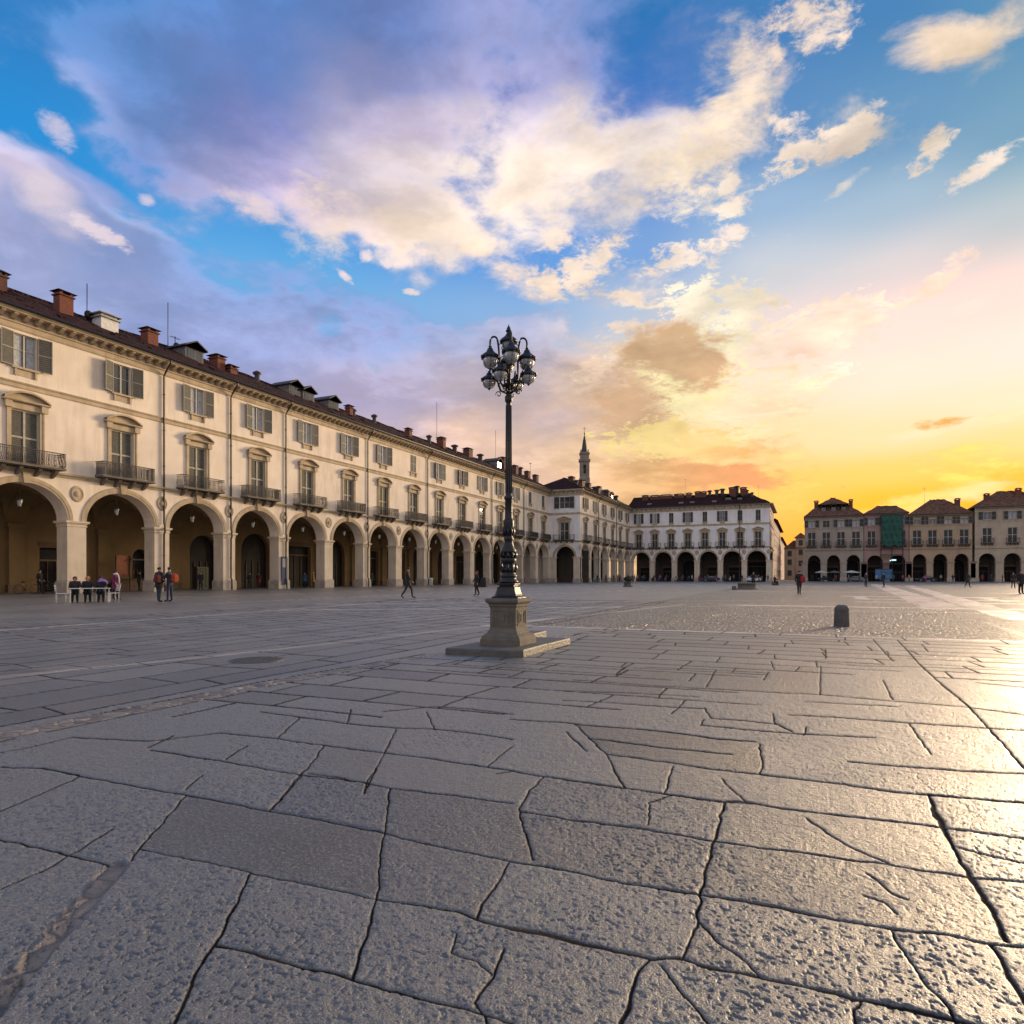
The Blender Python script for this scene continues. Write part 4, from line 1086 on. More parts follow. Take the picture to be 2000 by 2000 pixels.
def facade(root, W, n, off, bay, pw=1.4, dep=1.2, zs=5.34, rise=2.43, z1=8.55, zt=19.35, ups=(), downs=(), wall='plaster', deep=6.2,
           seed=1, balc=(4.4, .95), uw=(1.5, 15.6, 2.3), fw=(1.85, 8.95, 3.75), wallback=True, trimm='trim', pipes=(), dent=.78, proj=.95, dense=.11, inner='arcade_in',
           shut='shutter', seg=True, deco=True, course=True, ped=True, leaf='shutter', bh=1.05, piers=True):
    rnd = random.Random(seed); hw = (bay-pw)/2
    holes = [(x-uw[0]/2, x+uw[0]/2, uw[1], uw[1]+uw[2]) for x in ups]+[(x-fw[0]/2, x+fw[0]/2, fw[1], fw[1]+fw[2]) for x in downs]
    make_wall(root, W, n, off, bay, pw, dep, zs, rise, z1, zt-.02, holes, MT[wall])
    if piers:
        pm = pier_mesh(pw, dep, zs, [MT['pier'] if wall.startswith('plaster') else MT[wall], MT['plinth']])
        for i in range(n+1):
            inst(pm, 'pillar', root, (off+i*bay, 0, 0))
    am = arch_trim(hw, zs, rise, key=deco).mesh('arch_moulding', MT[trimm])
    for i in range(n): inst(am, 'arch_moulding', root, (off+(i+.5)*bay, 0, 0))
    if deco:
        mm = MB(); medallion_mb(mm, 0, 0); mm = mm.mesh('medallion', MT[trimm])
        for i in range(n+1): inst(mm, 'medallion', root, (off+i*bay, 0, 7.35))
    mb = MB()
    mb.prof([(.02,z1-.14),(-.06,z1-.14),(-.10,z1-.02),(-.22,z1+.06),(-.22,z1+.16),(.02,z1+.22)], 0, W)
    if course: mb.prof([(.02,14.15),(-.06,14.15),(-.08,14.22),(-.04,14.26),(-.04,14.42),(-.10,14.48),(-.13,14.56),(.02,14.62)], 0, W)
    cornice_mb(mb, 0, W, zt, proj, dent)
    mb.build('cornice', MT[trimm], root)
    gb = MB(); gb.tube([(-.1,-proj-.10,zt-.02),(W/2,-proj-.10,zt-.02),(W+.1,-proj-.10,zt-.02)], .10, 6); gb.build('gutter', MT['pipe'], root)
    v = vault_mb(n, off, bay, dep, deep, zs, rise, hw)
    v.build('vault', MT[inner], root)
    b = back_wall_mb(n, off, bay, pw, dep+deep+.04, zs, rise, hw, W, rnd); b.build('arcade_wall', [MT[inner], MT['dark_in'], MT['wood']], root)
    # windows
    if ups:
        wm = upper_window_meshes(uw[0], uw[2]); cm = curtain_mesh(uw[0], uw[2]).mesh('curtain', MT['curtain']); sill = MB()
        sill.box(-uw[0]/2-.15, uw[0]/2+.15, -.16, .06, -.14, -.004)
        for s in (-1, 1): sill.box(s*(uw[0]/2-.1)-.07, s*(uw[0]/2-.1)+.07, -.12, .01, -.62, -.141)
        sill.box(-uw[0]/2-.02, uw[0]/2+.02, -.03, .01, -.60, -.142)
        sm = sill.mesh('sill', MT[trimm])
        sh = {(l, a): shutter_mesh(uw[0]*.60, uw[2]+.04, l, a, shut) for l in (0, 1) for a in (4, 11, 20)}
        for x in ups:
            w = inst(wm, 'window', root, (x-uw[0]/2, 0, uw[1]))
            inst(sm, 'sill', w, (uw[0]/2, 0, 0))
            if rnd.random() < .65: inst(cm, 'curtain', w, (0, 0, 0))
            if rnd.random() < .14:    # closed
                inst(sh[(0, 4)], 'shutter', w, (uw[0]*.0, .05, -.02), 0, (.83, .3, 1)); inst(sh[(1, 4)], 'shutter', w, (uw[0], .05, -.02), 0, (.83, .3, 1)); continue
            inst(sh[(1, rnd.choice((4, 11, 20)))], 'shutter', w, (-.02, -.01, -.02)); inst(sh[(0, rnd.choice((4, 4, 11)))], 'shutter', w, (uw[0]+.02, -.01, -.02))
    if downs:
        fm = french_mesh(fw[0], fw[2], leaf); fm2 = french_mesh(fw[0], fw[2], 'glass'); su = surround_mesh(fw[0], fw[2], seg)
        if balc: bm, rm = balcony_meshes(balc[0], balc[1], hr=bh, dense=dense); bm2, rm2 = balcony_meshes(balc[0], balc[1], hr=bh, dense=dense, style=1)
        for k, x in enumerate(downs):
            inst(fm if (k < 3 or rnd.random() < .75) else fm2, 'french_window', root, (x-fw[0]/2, 0, fw[1]))
            if ped: inst(su, 'window_surround', root, (x, 0, fw[1]))
            if balc:
                q = (bm, rm) if k % 2 == 0 else (bm2, rm2)
                bo = inst(q[0], 'balcony', root, (x, 0, fw[1]-.02)); inst(q[1], 'railing', bo, (0, 0, 0))
    for x in pipes:
        o = downpipe_mb(zt, proj).build('downpipe', MT['pipe'], root, (x, 0, 0))
    return root

def roof_things(root, roof, items):
    """items: (kind, x, y, z, args)"""
    for it in items:
        k, x, y, z = it[:4]; a = it[4:]
        if k == 'c': chimney_mb(a[0]*.85, a[1]*.85, a[2]*.88).build('chimney', [MT['brick'], MT['brick_dark']], roof, (x, y, z))
        elif k == 'z': chimney_mb(a[0], a[1], a[2], 1).build('chimney', [MT['white_paint'], MT['zinc']], roof, (x, y, z))
        elif k == 'b': chimney_mb(a[0], a[1], a[2], 0).build('chimney', [MT['brick_dark'], MT['lead']], roof, (x, y, z))
        elif k == 'v': chimney_mb(a[0], a[0], a[1], 2).build('roof_vent', MT['lead'], roof, (x, y, z))
        elif k == 'd': dormer_mb(a[0], a[1]).build('dormer', [MT['dormer_wall'], MT['glass'], MT['lead']], roof, (x, y, z))
        elif k == 'a': antenna_mb(a[0], a[1], a[2]).build('antenna', MT['iron'], roof, (x, y, z))
        elif k == 's':   # skylight
            mb = MB(); mb.box(-.55,.55,-.06,.6,-.3,.45); mb.box(-.45,.45,-.09,-.062,-.15,.38,1); mb.build('skylight', [MT['zinc'], MT['glass']], roof, (x, y, z))

# --- long arcaded palazzo on the left
LX, LY0, BAY = -49.2, 17.91, 7.118
A = empty('arcade_building', (LX, LY0, 0), R(90), 'long cream plaster palazzo with an arcade and red chimneys along the left side', 'building')
n = 16; W = n*BAY
c_ = [(i+.5)*BAY for i in range(n)]
facade(A, W, n, 0, BAY, ups=c_, downs=c_, pipes=[BAY*3+.1, BAY*4+.1, BAY*5+.2, BAY*7+.1, BAY*9+.1, BAY*12+.1, BAY*14+.1], seed=3)
roofL = roof_mb(W, 19.37, .95, 6.0, 3.5, 5, x0=-.1, x1=W).build('roof', MT['roof'], A)
mb = MB(); mb.box(0, W, 8.1, 13.0, .0, 19.3); mb.build('rear_block', MT['plaster'], A)
def onroof(px, s): # position along the left building of something seen at px, s metres behind the facade plane
    th = R(23.67)-math.atan((px-1000)/F)
    return (abs(LX)+s)/math.tan(th)-LY0
def rz(s): return 19.4+3.5*(s+.95)/6.95
it = []
for k, px, s, *a in [('c',124,3.4,1.25,.9,1.55),('z',206,3.8,1.5,1.1,.75),('c',292,3.8,1.2,1.1,1.15),('d',380,3.0,2.0,1.2),('c',424,4.0,1.1,1.4,1.0),('c',451,3.4,1.0,1.0,.5),
    ('v',502,4.8,.9,.8),('d',577,3.6,1.9,1.2),('d',603,3.4,1.9,1.1),('d',652,3.8,1.9,1.1),('c',682,4.6,.8,.9,.9),('v',690,4.8,.9,.6),('v',731,4.8,.9,.9),('c',798,4.6,.9,.9,.8),('v',838,4.8,1.0,.9),
    ('c',862,4.6,1.0,1.4,1.4),('v',888,5,1.3,.9),('b',914,4.6,1.4,1.2,1.1),('v',938,4.8,1.4,1.0),('d',975,4.2,2.0,1.3),('b',982,5.0,1.3,1.3,1.9),('b',1005,5.0,1.2,1.2,1.2),('v',1016,5,1.4,1.4),('b',1030,5,1.2,1.0,1.0),('b',1046,5,1.2,1.0,.9),('b',3,4.4,.5,.5,1.0),
    ('a',170,4.6,3.1,True,0),('a',328,5.4,4.4,False,0),('a',342,5.2,1.5,True,1),('a',853,5.5,7.0,False,0),('a',968,5.5,7.0,False,0),('a',1036,5.6,3.5,False,1)]:
    it.append((k, onroof(px, s), s, rz(s)-.05)+tuple(a))
roof_things(A, roofL, it)

# --- projecting corner wing
BY0 = LY0+W; BX = -42.4; BL = 43.5
Bw = empty('corner_wing', (BX, BY0-.0, 0), R(90), 'pale corner wing stepping forward beyond the long palazzo, below the church spire', 'building')
nb = 6; bb = BL/nb; cc = [(i+.5)*bb for i in range(nb)]
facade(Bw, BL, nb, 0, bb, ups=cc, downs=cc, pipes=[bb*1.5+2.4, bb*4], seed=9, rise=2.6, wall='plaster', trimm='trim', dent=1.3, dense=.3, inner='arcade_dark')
roofB = roof_mb(BL, 19.37, .95, 6.0, 3.5, 15, hipL=6.5, x1=BL).build('roof', MT['roof'], Bw)
mb = MB(); mb.box(.2, BL, 8.1, 13, 0, 19.3); mb.build('rear_block', MT['plaster'], Bw)
it = []
rr = random.Random(4)
for k in range(15):
    x = 5+k*2.6+rr.uniform(-.8,.8); s = rr.uniform(2.0, 5.5)
    it.append((rr.choice('bbvvdb'), x, s, rz(s)-.05))
it = [i+({'b': (1.3,1.2,rr.uniform(.7,1.4)), 'v': (1.3, rr.uniform(.5,1.2)), 'd': (1.9,1.1)}[i[0]]) for i in it]
it.append(('a', 20, 5.5, 22.6, 4.5, False, 1))
roof_things(Bw, roofB, it)
# its short front looking back at the camera
Bf = empty('wing_front', (LX, BY0, 0), 0)
Bf.parent = Bw; Bf.matrix_parent_inverse = Matrix.Identity(4)
Bf.location = (0, 6.8, 0); Bf.rotation_euler = (0, 0, R(-90))
def sub_front(root, W, zt):
    hw = 2.2; c = W/2
    holes = [(c-1.1, c+1.1, 15.5, 17.9), (c-.95, c+.95, 8.95, 12.6)]
    w = make_wall(root, W, 1, (W-5.6)/2, 5.6, 1.2, 1.2, 5.34, 2.2, 8.55, zt-.02, holes, MT['plaster_pale'])
    w.name = 'front_wall'
    mb = MB(); mb.prof([(.02,8.41),(-.06,8.41),(-.22,8.61),(-.22,8.71),(.02,8.77)], 0, W); mb.prof([(.02,14.15),(-.08,14.22),(-.13,14.56),(.02,14.62)], 0, W); cornice_mb(mb, -.3, W+.95, zt, .95, 1.0)
    mb.build('front_cornice', MT['trim'], root)
    arch_trim(hw, 5.34, 2.2).build('front_arch_moulding', MT['trim'], root, (c, 0, 0))
    pm = pier_mesh(1.2, 1.2, 5.34, [MT['pier'], MT['plinth']])
    for x in ((W-5.6)/2+.0, W-(W-5.6)/2): inst(pm, 'pillar', root, (x, 0, 0))
    inst(upper_window_meshes(2.2, 2.4), 'window', root, (c-1.1, 0, 15.5))
    for l, x in ((1, c-1.12), (0, c+1.12)): inst(shutter_mesh(1.1, 2.44, l, 8, 'shutter_dark'), 'shutter', root, (x, -.01, 15.48))
    inst(french_mesh(1.9, 3.65, 'glass'), 'french_window', root, (c-.95, 0, 8.95)); inst(surround_mesh(1.9, 3.65, False), 'window_surround', root, (c, 0, 8.95))
    b, r_ = balcony_meshes(4.6, .95, dense=.3); inst(b, 'balcony', root, (c, 0, 8.93)); inst(r_, 'railing', root, (c, 0, 8.93))
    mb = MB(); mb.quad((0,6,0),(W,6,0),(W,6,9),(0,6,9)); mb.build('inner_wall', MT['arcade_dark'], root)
# parts must hang from the building itself: build them on a stand-in frame, then move them one level up
sub_front(Bf, 6.8, 19.35)
for ch in list(Bf.children):
    loc = Bf.matrix_basis @ ch.matrix_basis
    ch.parent = Bw; ch.matrix_basis = loc
bpy.data.objects.remove(Bf)

# --- block facing the camera at the end of the square
FY = BY0+BL+.0
Fb = empty('arcade_building', (-42.4, FY, 0), 0, 'white arcaded block facing the camera, its long dark roof crowded with chimneys', 'building')
WF = 34.7; nf_ = 6; bf = 5.75; wpos = [2.3+i*4.25 for i in range(8)]
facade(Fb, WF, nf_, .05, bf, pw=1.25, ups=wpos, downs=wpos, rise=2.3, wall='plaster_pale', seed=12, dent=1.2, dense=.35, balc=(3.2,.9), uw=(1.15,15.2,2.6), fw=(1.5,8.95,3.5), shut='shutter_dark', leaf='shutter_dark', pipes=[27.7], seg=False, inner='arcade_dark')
# longer roof with hip at the right end
roofF = roof_mb(WF, 19.37, .95, 6.5, 3.4, 25, x0=-.6, hipR=5.5).build('roof', MT['roof'], Fb)
it = []
for k, x, s, *a in [('s',5,.8),('s',13.2,.8),('s',16,.8),('s',21.5,.8),('b',3,5,1.6,1.2,.8),('b',5.5,5.2,2.6,1,.6),('b',8.5,5.4,3.4,1,.55),('b',12,5.4,2.6,1,.6),('b',14.5,5.5,1.4,1,.7),('v',11,6,1,.5),('b',16.8,5.4,1.4,1.2,1.0),
       ('b',18.3,5.4,1.5,1.2,.9),('v',19.8,5.6,1.3,1.2),('v',21.6,5.5,1.5,1.3),('v',23.0,5.5,1.6,1.5),('b',25.6,4.6,1.7,1.3,1.9),('v',26.6,5,1.6,2.2),('b',28.2,5.0,1.5,1.2,1.6),('v',29,5.2,1.2,1.0),('d',24.8,2.0,1.4,.8),('d',27.6,1.6,1.2,.8),
       ('a',13.5,5.6,4.8,False,1),('a',32,3.4,3.2,False,0),('v',30.4,3.4,1,.9)]:
    it.append((k, x, s, 19.4+3.4*(s+.95)/7.45-.05)+tuple(a))
roof_things(Fb, roofF, it)
mb = MB(); mb.box(.1, WF-.02, 8.1, 26, 0, 19.28); mb.build('rear_block', MT['facade_pink'], Fb)

# windows, string courses and roof of its flank along the side street
mb = MB()
for k in range(3):
    y = 4.5+k*7.5
    for z0, z1 in ((9.2, 12.4), (15.2, 17.6), (1.2, 5.6)): mb.box(WF-.06, WF+.02, y-.8, y+.8, z0, z1, 1); mb.box(WF-.05, WF+.10, y-1.05, y+1.05, z0-.25, z0-.05, 0); mb.box(WF-.05, WF+.12, y-1.05, y+1.05, z1+.05, z1+.3, 0)
mb.box(WF-.05, WF+.2, 0, 26, 8.5, 8.75, 0); mb.box(WF-.05, WF+.15, 0, 26, 14.2, 14.5, 0); mb.box(WF-.05, WF+.9, -.9, 26, 19.0, 19.3, 0)
mb.build('flank_trim', [MT['facade_grey'], MT['shutter_dark']], Fb)
mb = MB(); mb.box(WF-.35, WF-.015, 1.22, 8.098, 0, 19.27); mb.build('flank_wall', MT['facade_pink'], Fb)

# --- houses on the right end of the square
RY = 192.0
def house(name, x0, x1, n, pw, zt, wall, label, seed, zup, zdn, hr, hips, roofm='roof_warm_flare', nw=None, zs=4.9, rise=1.9, mid=None, bal=(2.6,.8), depth=14, setb=6.5):
    o = empty(name, (x0, RY, 0), 0, label, 'house', 'arcaded houses at the right end of the square')
    W = x1-x0; bay = W/n; nw = nw or n
    ws = [(i+.5)*W/nw for i in range(nw)]
    facade(o, W, n, 0, bay, pw=pw, dep=1.0, zs=zs, rise=rise, z1=8.0, zt=zt, ups=ws, downs=ws, wall=wall, seed=seed, dent=0, proj=.7, dense=.35, uw=(1.6,zup,1.9), fw=(1.9,zdn,3.5), balc=bal,
           shut='shutter_dark', leaf='shutter_dark', ped=False, deco=False, course=False, trimm=wall, deep=4, inner='arcade_dark')
    mb = MB(); mb.box(.05, W-.05, 5.7, depth, 0, zt-.1); mb.box(.02, W-.02, -.06, .0, zup-.55, zup-.35); mb.build('rear_block', MT[wall], o)
    r = roof_mb(W, zt, .7, setb, hr, seed, hipL=hips[0], hipR=hips[1]).build('roof', MT[roofm], o)
    return o, r
hA, rA = house('house', .2, 14.0, 3, 1.5, 17.0, 'facade_grey', 'grey arcaded house right of the side street, its tall hipped roof with attic windows', 31, 14.1, 9.3, 3.4, (3.4, 3.4), nw=4)
mbx = roof_mb(7.4, 20.4, .1, 3.4, 1.9, 77, x0=0, x1=7.4, hipL=3.1, hipR=3.1, back=3.0).build('attic_roof', MT['roof_warm_flare'], hA, (3.3, 4.0, 0))
roof_things(hA, rA, [('d',4.6,2.2,18.8,1.1,.8),('d',7.0,2.2,18.8,1.1,.8),('d',9.4,2.2,18.8,1.1,.8),('b',2.9,5.5,20.3,1.0,1,.9),('b',11.2,5.5,20.3,.9,1,.9)])
hB, rB = house('house', 14.15, 24.0, 2, 1.4, 17.2, 'facade_pink', 'narrow pink house with green netting on its front and a lit shop below', 33, 14.3, 9.3, 2.3, (3.5, 2.0), nw=3, rise=1.7)
roof_things(hB, rB, [('a',4.4,4,19,3.4,False,0)])
hC, rC = house('house', 24.15, 37.3, 3, 1.4, 16.6, 'facade_tan', 'tan arcaded house with a broad hipped roof, right next to the netted house', 35, 14.2, 9.2, 4.1, (5.6, 4.6), nw=4, setb=7)
roof_things(hC, rC, [('a',3.6,2.6,18.2,5.4,False,2),('b',10.8,4.0,19.2,1.1,1,1.0)])
hD, rD = house('house', 37.8, 52.8, 3, 1.6, 17.9, 'facade_cream', 'cream arcaded house at the right edge of the view, tallest of its row', 37, 14.9, 9.4, 4.2, (6.0, 4.5), nw=3, setb=7)
roof_things(hD, rD, [('b',3.0,3.0,19.8,1.1,1,1.2),('c',12.5,5.0,21.6,1.2,1,.8),('c',9.8,5.0,21.6,1.4,1,.7)])
# dark tan flank tower between C and D
# green scaffold net on the pink house
mb = MB(); n_ = 14
for i in range(n_):
    for j in range(12):
        def q(a, b): return (3.9+a*4.4/n_, -1.15+.10*math.sin(a*1.7+b)+.05*math.sin(b*2.3), 8.9+b*7.7/12+(.25*math.sin(a*.9) if b in (0,) else 0))
        mb.add([q(i,j), q(i+1,j), q(i+1,j+1), q(i,j+1)], [(0,1,2,3)], 0, True)
mb.quad((3.9,-1.15,16.62),(8.3,-1.15,16.62),(8.3,-.1,16.62),(3.9,-.1,16.62)); mb.quad((3.9,-.1,8.9),(3.9,-1.1,8.9),(3.9,-1.1,16.6),(3.9,-.1,16.6)); mb.quad((8.3,-1.1,8.9),(8.3,-.1,8.9),(8.3,-.1,16.6),(8.3,-1.1,16.6))
o = mb.build('scaffold_net', MT['net'], None, (14.15, RY, 0)); tag(o, 'green netting hung over the front of the narrow pink house', 'netting')
mb = MB()
for x in (3.7, 6.1, 8.5):
    for y in (-1.35, -.3): mb.tube([(x,y,0),(x,y,17)], .05, 5)
for z in (2.4, 4.6, 6.8, 8.8):
    for y in (-1.35, -.3): mb.tube([(3.6,y,z),(8.6,y,z)], .04, 5)
    mb.box(3.6, 8.6, -1.3, -.35, z-.3, z-.24)
o = mb.build('scaffold', MT['iron_rust'], None, (14.15, RY, 0)); tag(o, 'tube scaffold standing under the green netting', 'scaffold')
# --- side street and what closes it
Sg = empty('street_house', (-7.7, 202, 0), R(90), 'shadowed row house on the left of the side street behind the white block', 'house')
mb = MB(); mb.box(0, 60, 0, 12, 0, 17.2); mb.box(60.02, 150, .3, 12, 0, 15.5); mb.build('wall', MT['facade_pink'], Sg)
mb = MB(); mb.box(-.7,.7,-.05,.02,0,2); mb.box(-.85,.85,-.12,.02,-.2,-.002,1); wsm = mb.mesh('window', [MT['shutter_dark'], MT['facade_grey']])
for k in range(14):
    for z in (1.5, 6, 10.3, 13.5):
        if z < 13 or k < 9: inst(wsm, 'window', Sg, (3+k*6, .3 if k > 9 else 0, z))
roof_mb(60, 17.2, .9, 5, 2.8, 41).build('roof', MT['roof'], Sg); roof_mb(150, 15.5, .6, 5, 2.6, 42, x0=60.3).build('roof', MT['roof'], Sg)
Sh = empty('street_house', (-6.5, 262, 0), 0, 'low warm house with a small tower closing the side street', 'house')
mb = MB(); mb.box(0, 16, 0, 12, 0, 11.5); mb.box(3.8, 7.2, -.2, 3.2, 0, 15.2); mb.build('wall', MT['facade_tan'], Sh)
roof_mb(16, 11.5, .5, 5, 2.8, 43, hipL=3).build('roof', MT['roof_warm_flare'], Sh)
mb = MB(); mb.square((5.5,1.5,15.2), [(2.1,0),(2.1,.2),(.15,1.9)]); mb.build('tower_roof', MT['roof_warm_flare'], Sh)
for x in (1.8, 9.4, 12.2):
    for z in (1.5, 5.5, 8.6): inst(wsm, 'window', Sh, (x, 0, z))
for z in (5, 9, 12.4): inst(wsm, 'window', Sh, (5.5, -.2, z))
# filler wing between houses B.. behind them (roofs seen between)
# --- church spire behind the corner wing
T = Zat(1141.5, 285); T.z = 0
Sp = empty('church_tower', T, R(20), 'slender stone church spire with a cross rising behind the corner wing', 'tower')
def hh_(y): return (HZ-y)*285/F+CH
mb = MB(); mb.square((0,0,0), [(2.25,0),(2.25,hh_(935)),(2.05,hh_(932)),(2.05,hh_(903)),(2.45,hh_(902)),(2.45,hh_(898)),(1.9,hh_(897)),(1.9,hh_(889)),(2.2,hh_(888)),(2.2,hh_(885)),(1.5,hh_(884))], chamf=.3)
mb.build('tower_shaft', MT['spire'], Sp)
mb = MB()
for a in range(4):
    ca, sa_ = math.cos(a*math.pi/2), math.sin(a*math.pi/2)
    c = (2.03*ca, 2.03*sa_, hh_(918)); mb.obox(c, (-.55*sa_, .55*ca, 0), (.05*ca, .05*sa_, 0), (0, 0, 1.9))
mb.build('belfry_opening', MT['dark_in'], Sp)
mb = MB(); mb.lathe((0,0,0), [(1.35,hh_(884)),(1.15,hh_(876)),(.62,hh_(860)),(.12,hh_(849)),(.28,hh_(847.5)),(.28,hh_(846)),(.05,hh_(844.5))], 8, smooth=False); mb.build('spire', MT['lead'], Sp)
mb = MB(); mb.box(-.06,.06,-.06,.06,hh_(845),hh_(834)); mb.box(-.55,.55,-.05,.05,hh_(838),hh_(837.3)); mb.build('cross', MT['lead'], Sp)
for a in range(4):
    ca, sa_ = math.cos(a*math.pi/2+.785), math.sin(a*math.pi/2+.785)
    mb = MB(); mb.lathe((2.2*ca, 2.2*sa_, hh_(885)), [(.25,0),(.12,.5),(.28,.9),(.03,1.5)], 6); mb.build('pinnacle', MT['spire'], Sp)
# ------------------------------------------------------------------ the lamp post
LC = Vector((-4.59, 10.33, 0))
pf = MB()
def slab_poly(mb, pts, z0, z1, mi=0, ch=.02):
    n = len(pts); c = [sum(p[0] for p in pts)/n, sum(p[1] for p in pts)/n]
    inn = [(c[0]+(x-c[0])*(1-ch), c[1]+(y-c[1])*(1-ch)) for x, y in pts]
    vs = [(x,y,z0) for x,y in pts]+[(x,y,z1-.02) for x,y in pts]+[(x,y,z1) for x,y in inn]
    fs = [(i,(i+1)%n,n+(i+1)%n,n+i) for i in range(n)]+[(n+i,n+(i+1)%n,2*n+(i+1)%n,2*n+i) for i in range(n)]+[tuple(range(2*n,3*n))]
    mb.add(vs, fs, mi)
slab_poly(pf, [(-5.27,9.36),(-4.62,9.40),(-4.63,10.4),(-5.25,10.42)], -.03, .105)
slab_poly(pf, [(-4.61,9.38),(-4.12,9.34),(-3.97,9.50),(-3.98,10.6),(-4.62,10.42)], -.03, .115)
slab_poly(pf, [(-4.62,10.44),(-3.98,10.62),(-3.96,11.72),(-4.62,11.70)], -.03, .11)
slab_poly(pf, [(-5.25,10.44),(-4.63,10.44),(-4.63,11.72),(-5.20,11.66)], -.03, .10)
slab_poly(pf, [(-5.40,11.80),(-4.80,11.78),(-4.82,12.75),(-5.42,12.7)], -.03, .14)
o = pf.build('lamp_platform', MT['slab']); tag(o, 'low platform of worn stone slabs under the tall lamp post', 'platform')
L = empty('street_lamp', LC, 0, 'tall black cast iron lamp post with clustered lanterns on a square stone pedestal', 'street lamp')
mb = MB()
mb.square((0,0,0), [(.365,.09),(.36,.20),(.345,.225),(.335,.26),(.30,.285),(.275,.30),(.27,.325),(.25,.35),(.238,.38),(.235,.70),(.238,.735),(.255,.755),(.255,.785),(.285,.81),(.30,.835),(.30,.872),(.27,.885)])
for a in range(4):      # sunk panels with a raised bead on each side
    ca, sa_ = math.cos(a*math.pi/2), math.sin(a*math.pi/2)
    def pt(u, d, z): return (ca*d-sa_*u, sa_*d+ca*u, z)
    for u0, u1, z0, z1 in ((-.18,-.165,.43,.69),(.165,.18,.43,.69),(-.165,.165,.43,.445),(-.165,.165,.675,.69),(-.11,-.10,.47,.65),(.10,.11,.47,.65),(-.03,.03,.50,.62)):
        vs = [pt(u, d, z) for z in (z0, z1) for u, d in ((u0,.236),(u1,.236),(u1,.246),(u0,.246))]
        mb.add(vs, [(0,3,2,1),(4,5,6,7),(0,1,5,4),(1,2,6,5),(2,3,7,6),(3,0,4,7)], 0)
mb.build('pedestal', MT['stone'], L)
mb = MB()
mb.square((0,0,0), [(.245,.886),(.245,.905),(.20,.93),(.185,.96),(.165,1.03),(.16,1.07),(.135,1.085),(.13,1.10),(.165,1.115),(.165,1.135),(.14,1.15)], chamf=.28)
prof = [(.165,1.15),(.17,1.165),(.15,1.19),(.128,1.21),(.13,1.235),(.143,1.25),(.143,1.27),(.118,1.285),(.115,1.33),(.135,1.35),(.14,1.38),(.128,1.40),(.105,1.42),(.10,1.47),(.125,1.49),(.132,1.53),(.128,1.555),(.10,1.575),(.085,1.60),(.10,1.64),(.13,1.66),(.13,1.69),(.105,1.73),(.08,1.80),(.07,1.86),(.085,1.875),(.085,1.90),(.07,1.92),(.075,2.0),(.088,2.08),(.092,2.17),(.092,2.20),(.072,2.22),(.066,2.25),(.062,2.55),(.078,2.57),(.078,2.60),(.056,2.63),(.050,3.2),(.044,4.16),(.044,4.20),(.062,4.22),(.066,4.26),(.066,4.30),(.045,4.33),(.038,4.40),(.036,4.8),(.05,4.83),(.05,4.87),(.03,4.9),(.028,5.0)]
mb.lathe((0,0,0), prof, 20)
# leaves on the swelling parts of the shaft
for z, r, h in ((1.40,.13,.16),(1.62,.125,.12),(2.02,.085,.16)):
    for k in range(10):
        a = 2*math.pi*k/10; ca, sa_ = math.cos(a), math.sin(a)
        mb.tube([(r*.85*ca, r*.85*sa_, z-h*.5), (r*1.08*ca, r*1.08*sa_, z), (r*.95*ca, r*.95*sa_, z+h*.5)], [.018, .024, .006], 5)
for k in range(8):
    a = 2*math.pi*k/8; ca, sa_ = math.cos(a), math.sin(a)
    mb.tube([(.057*ca,.057*sa_,2.66),(.047*ca,.047*sa_,4.15)], .007, 4)
mb.build('pole', MT['lamp_iron'], L)
def lantern(r, hz, s=1.0):
    """hood (top part) and glass, hanging below z=0"""
    h = MB()
    h.lathe((0,0,0), [(.012,.0),(.03*s,-.01),(.022*s,-.03),(.045*s,-.06*s),(.055*s,-.10*s),(.085*s,-.14*s),(.13*s,-.18*s),(.148*s,-.205*s),(.152*s,-.235*s),(.135*s,-.245*s),(.12*s,-.245*s)], 12)
    for k in range(8):
        a = 2*math.pi*k/8; h.box(.142*s*math.cos(a)-.012, .142*s*math.cos(a)+.012, .142*s*math.sin(a)-.012, .142*s*math.sin(a)+.012, -.255*s, -.20*s)
    g = MB()
    g.lathe((0,0,0), [(.116*s,-.246*s),(.122*s,-.29*s),(.115*s,-.34*s),(.09*s,-.40*s),(.05*s,-.445*s),(.012,-.462*s)], 14)
    k_ = MB()
    for k in range(6):
        a = 2*math.pi*k/6; c, s_ = math.cos(a), math.sin(a)
        h.tube([(.126*s*c,.126*s*s_,-.24*s),(.127*s*c,.127*s*s_,-.29*s),(.119*s*c,.119*s*s_,-.345*s),(.092*s*c,.092*s*s_,-.405*s),(.012*c,.012*s_,-.468*s)], .0045, 4)
    h.lathe((0,0,0), [(.006,-.50*s),(.02,-.485*s),(.012,-.462*s)], 8)
    return h.mesh('lantern_hood', MT['lamp_iron']), g.mesh('lantern_globe', MT['opal'])
hm, gm_ = lantern(1, 1, 1.06)
hm2, gm2 = lantern(1, 1, 1.0)
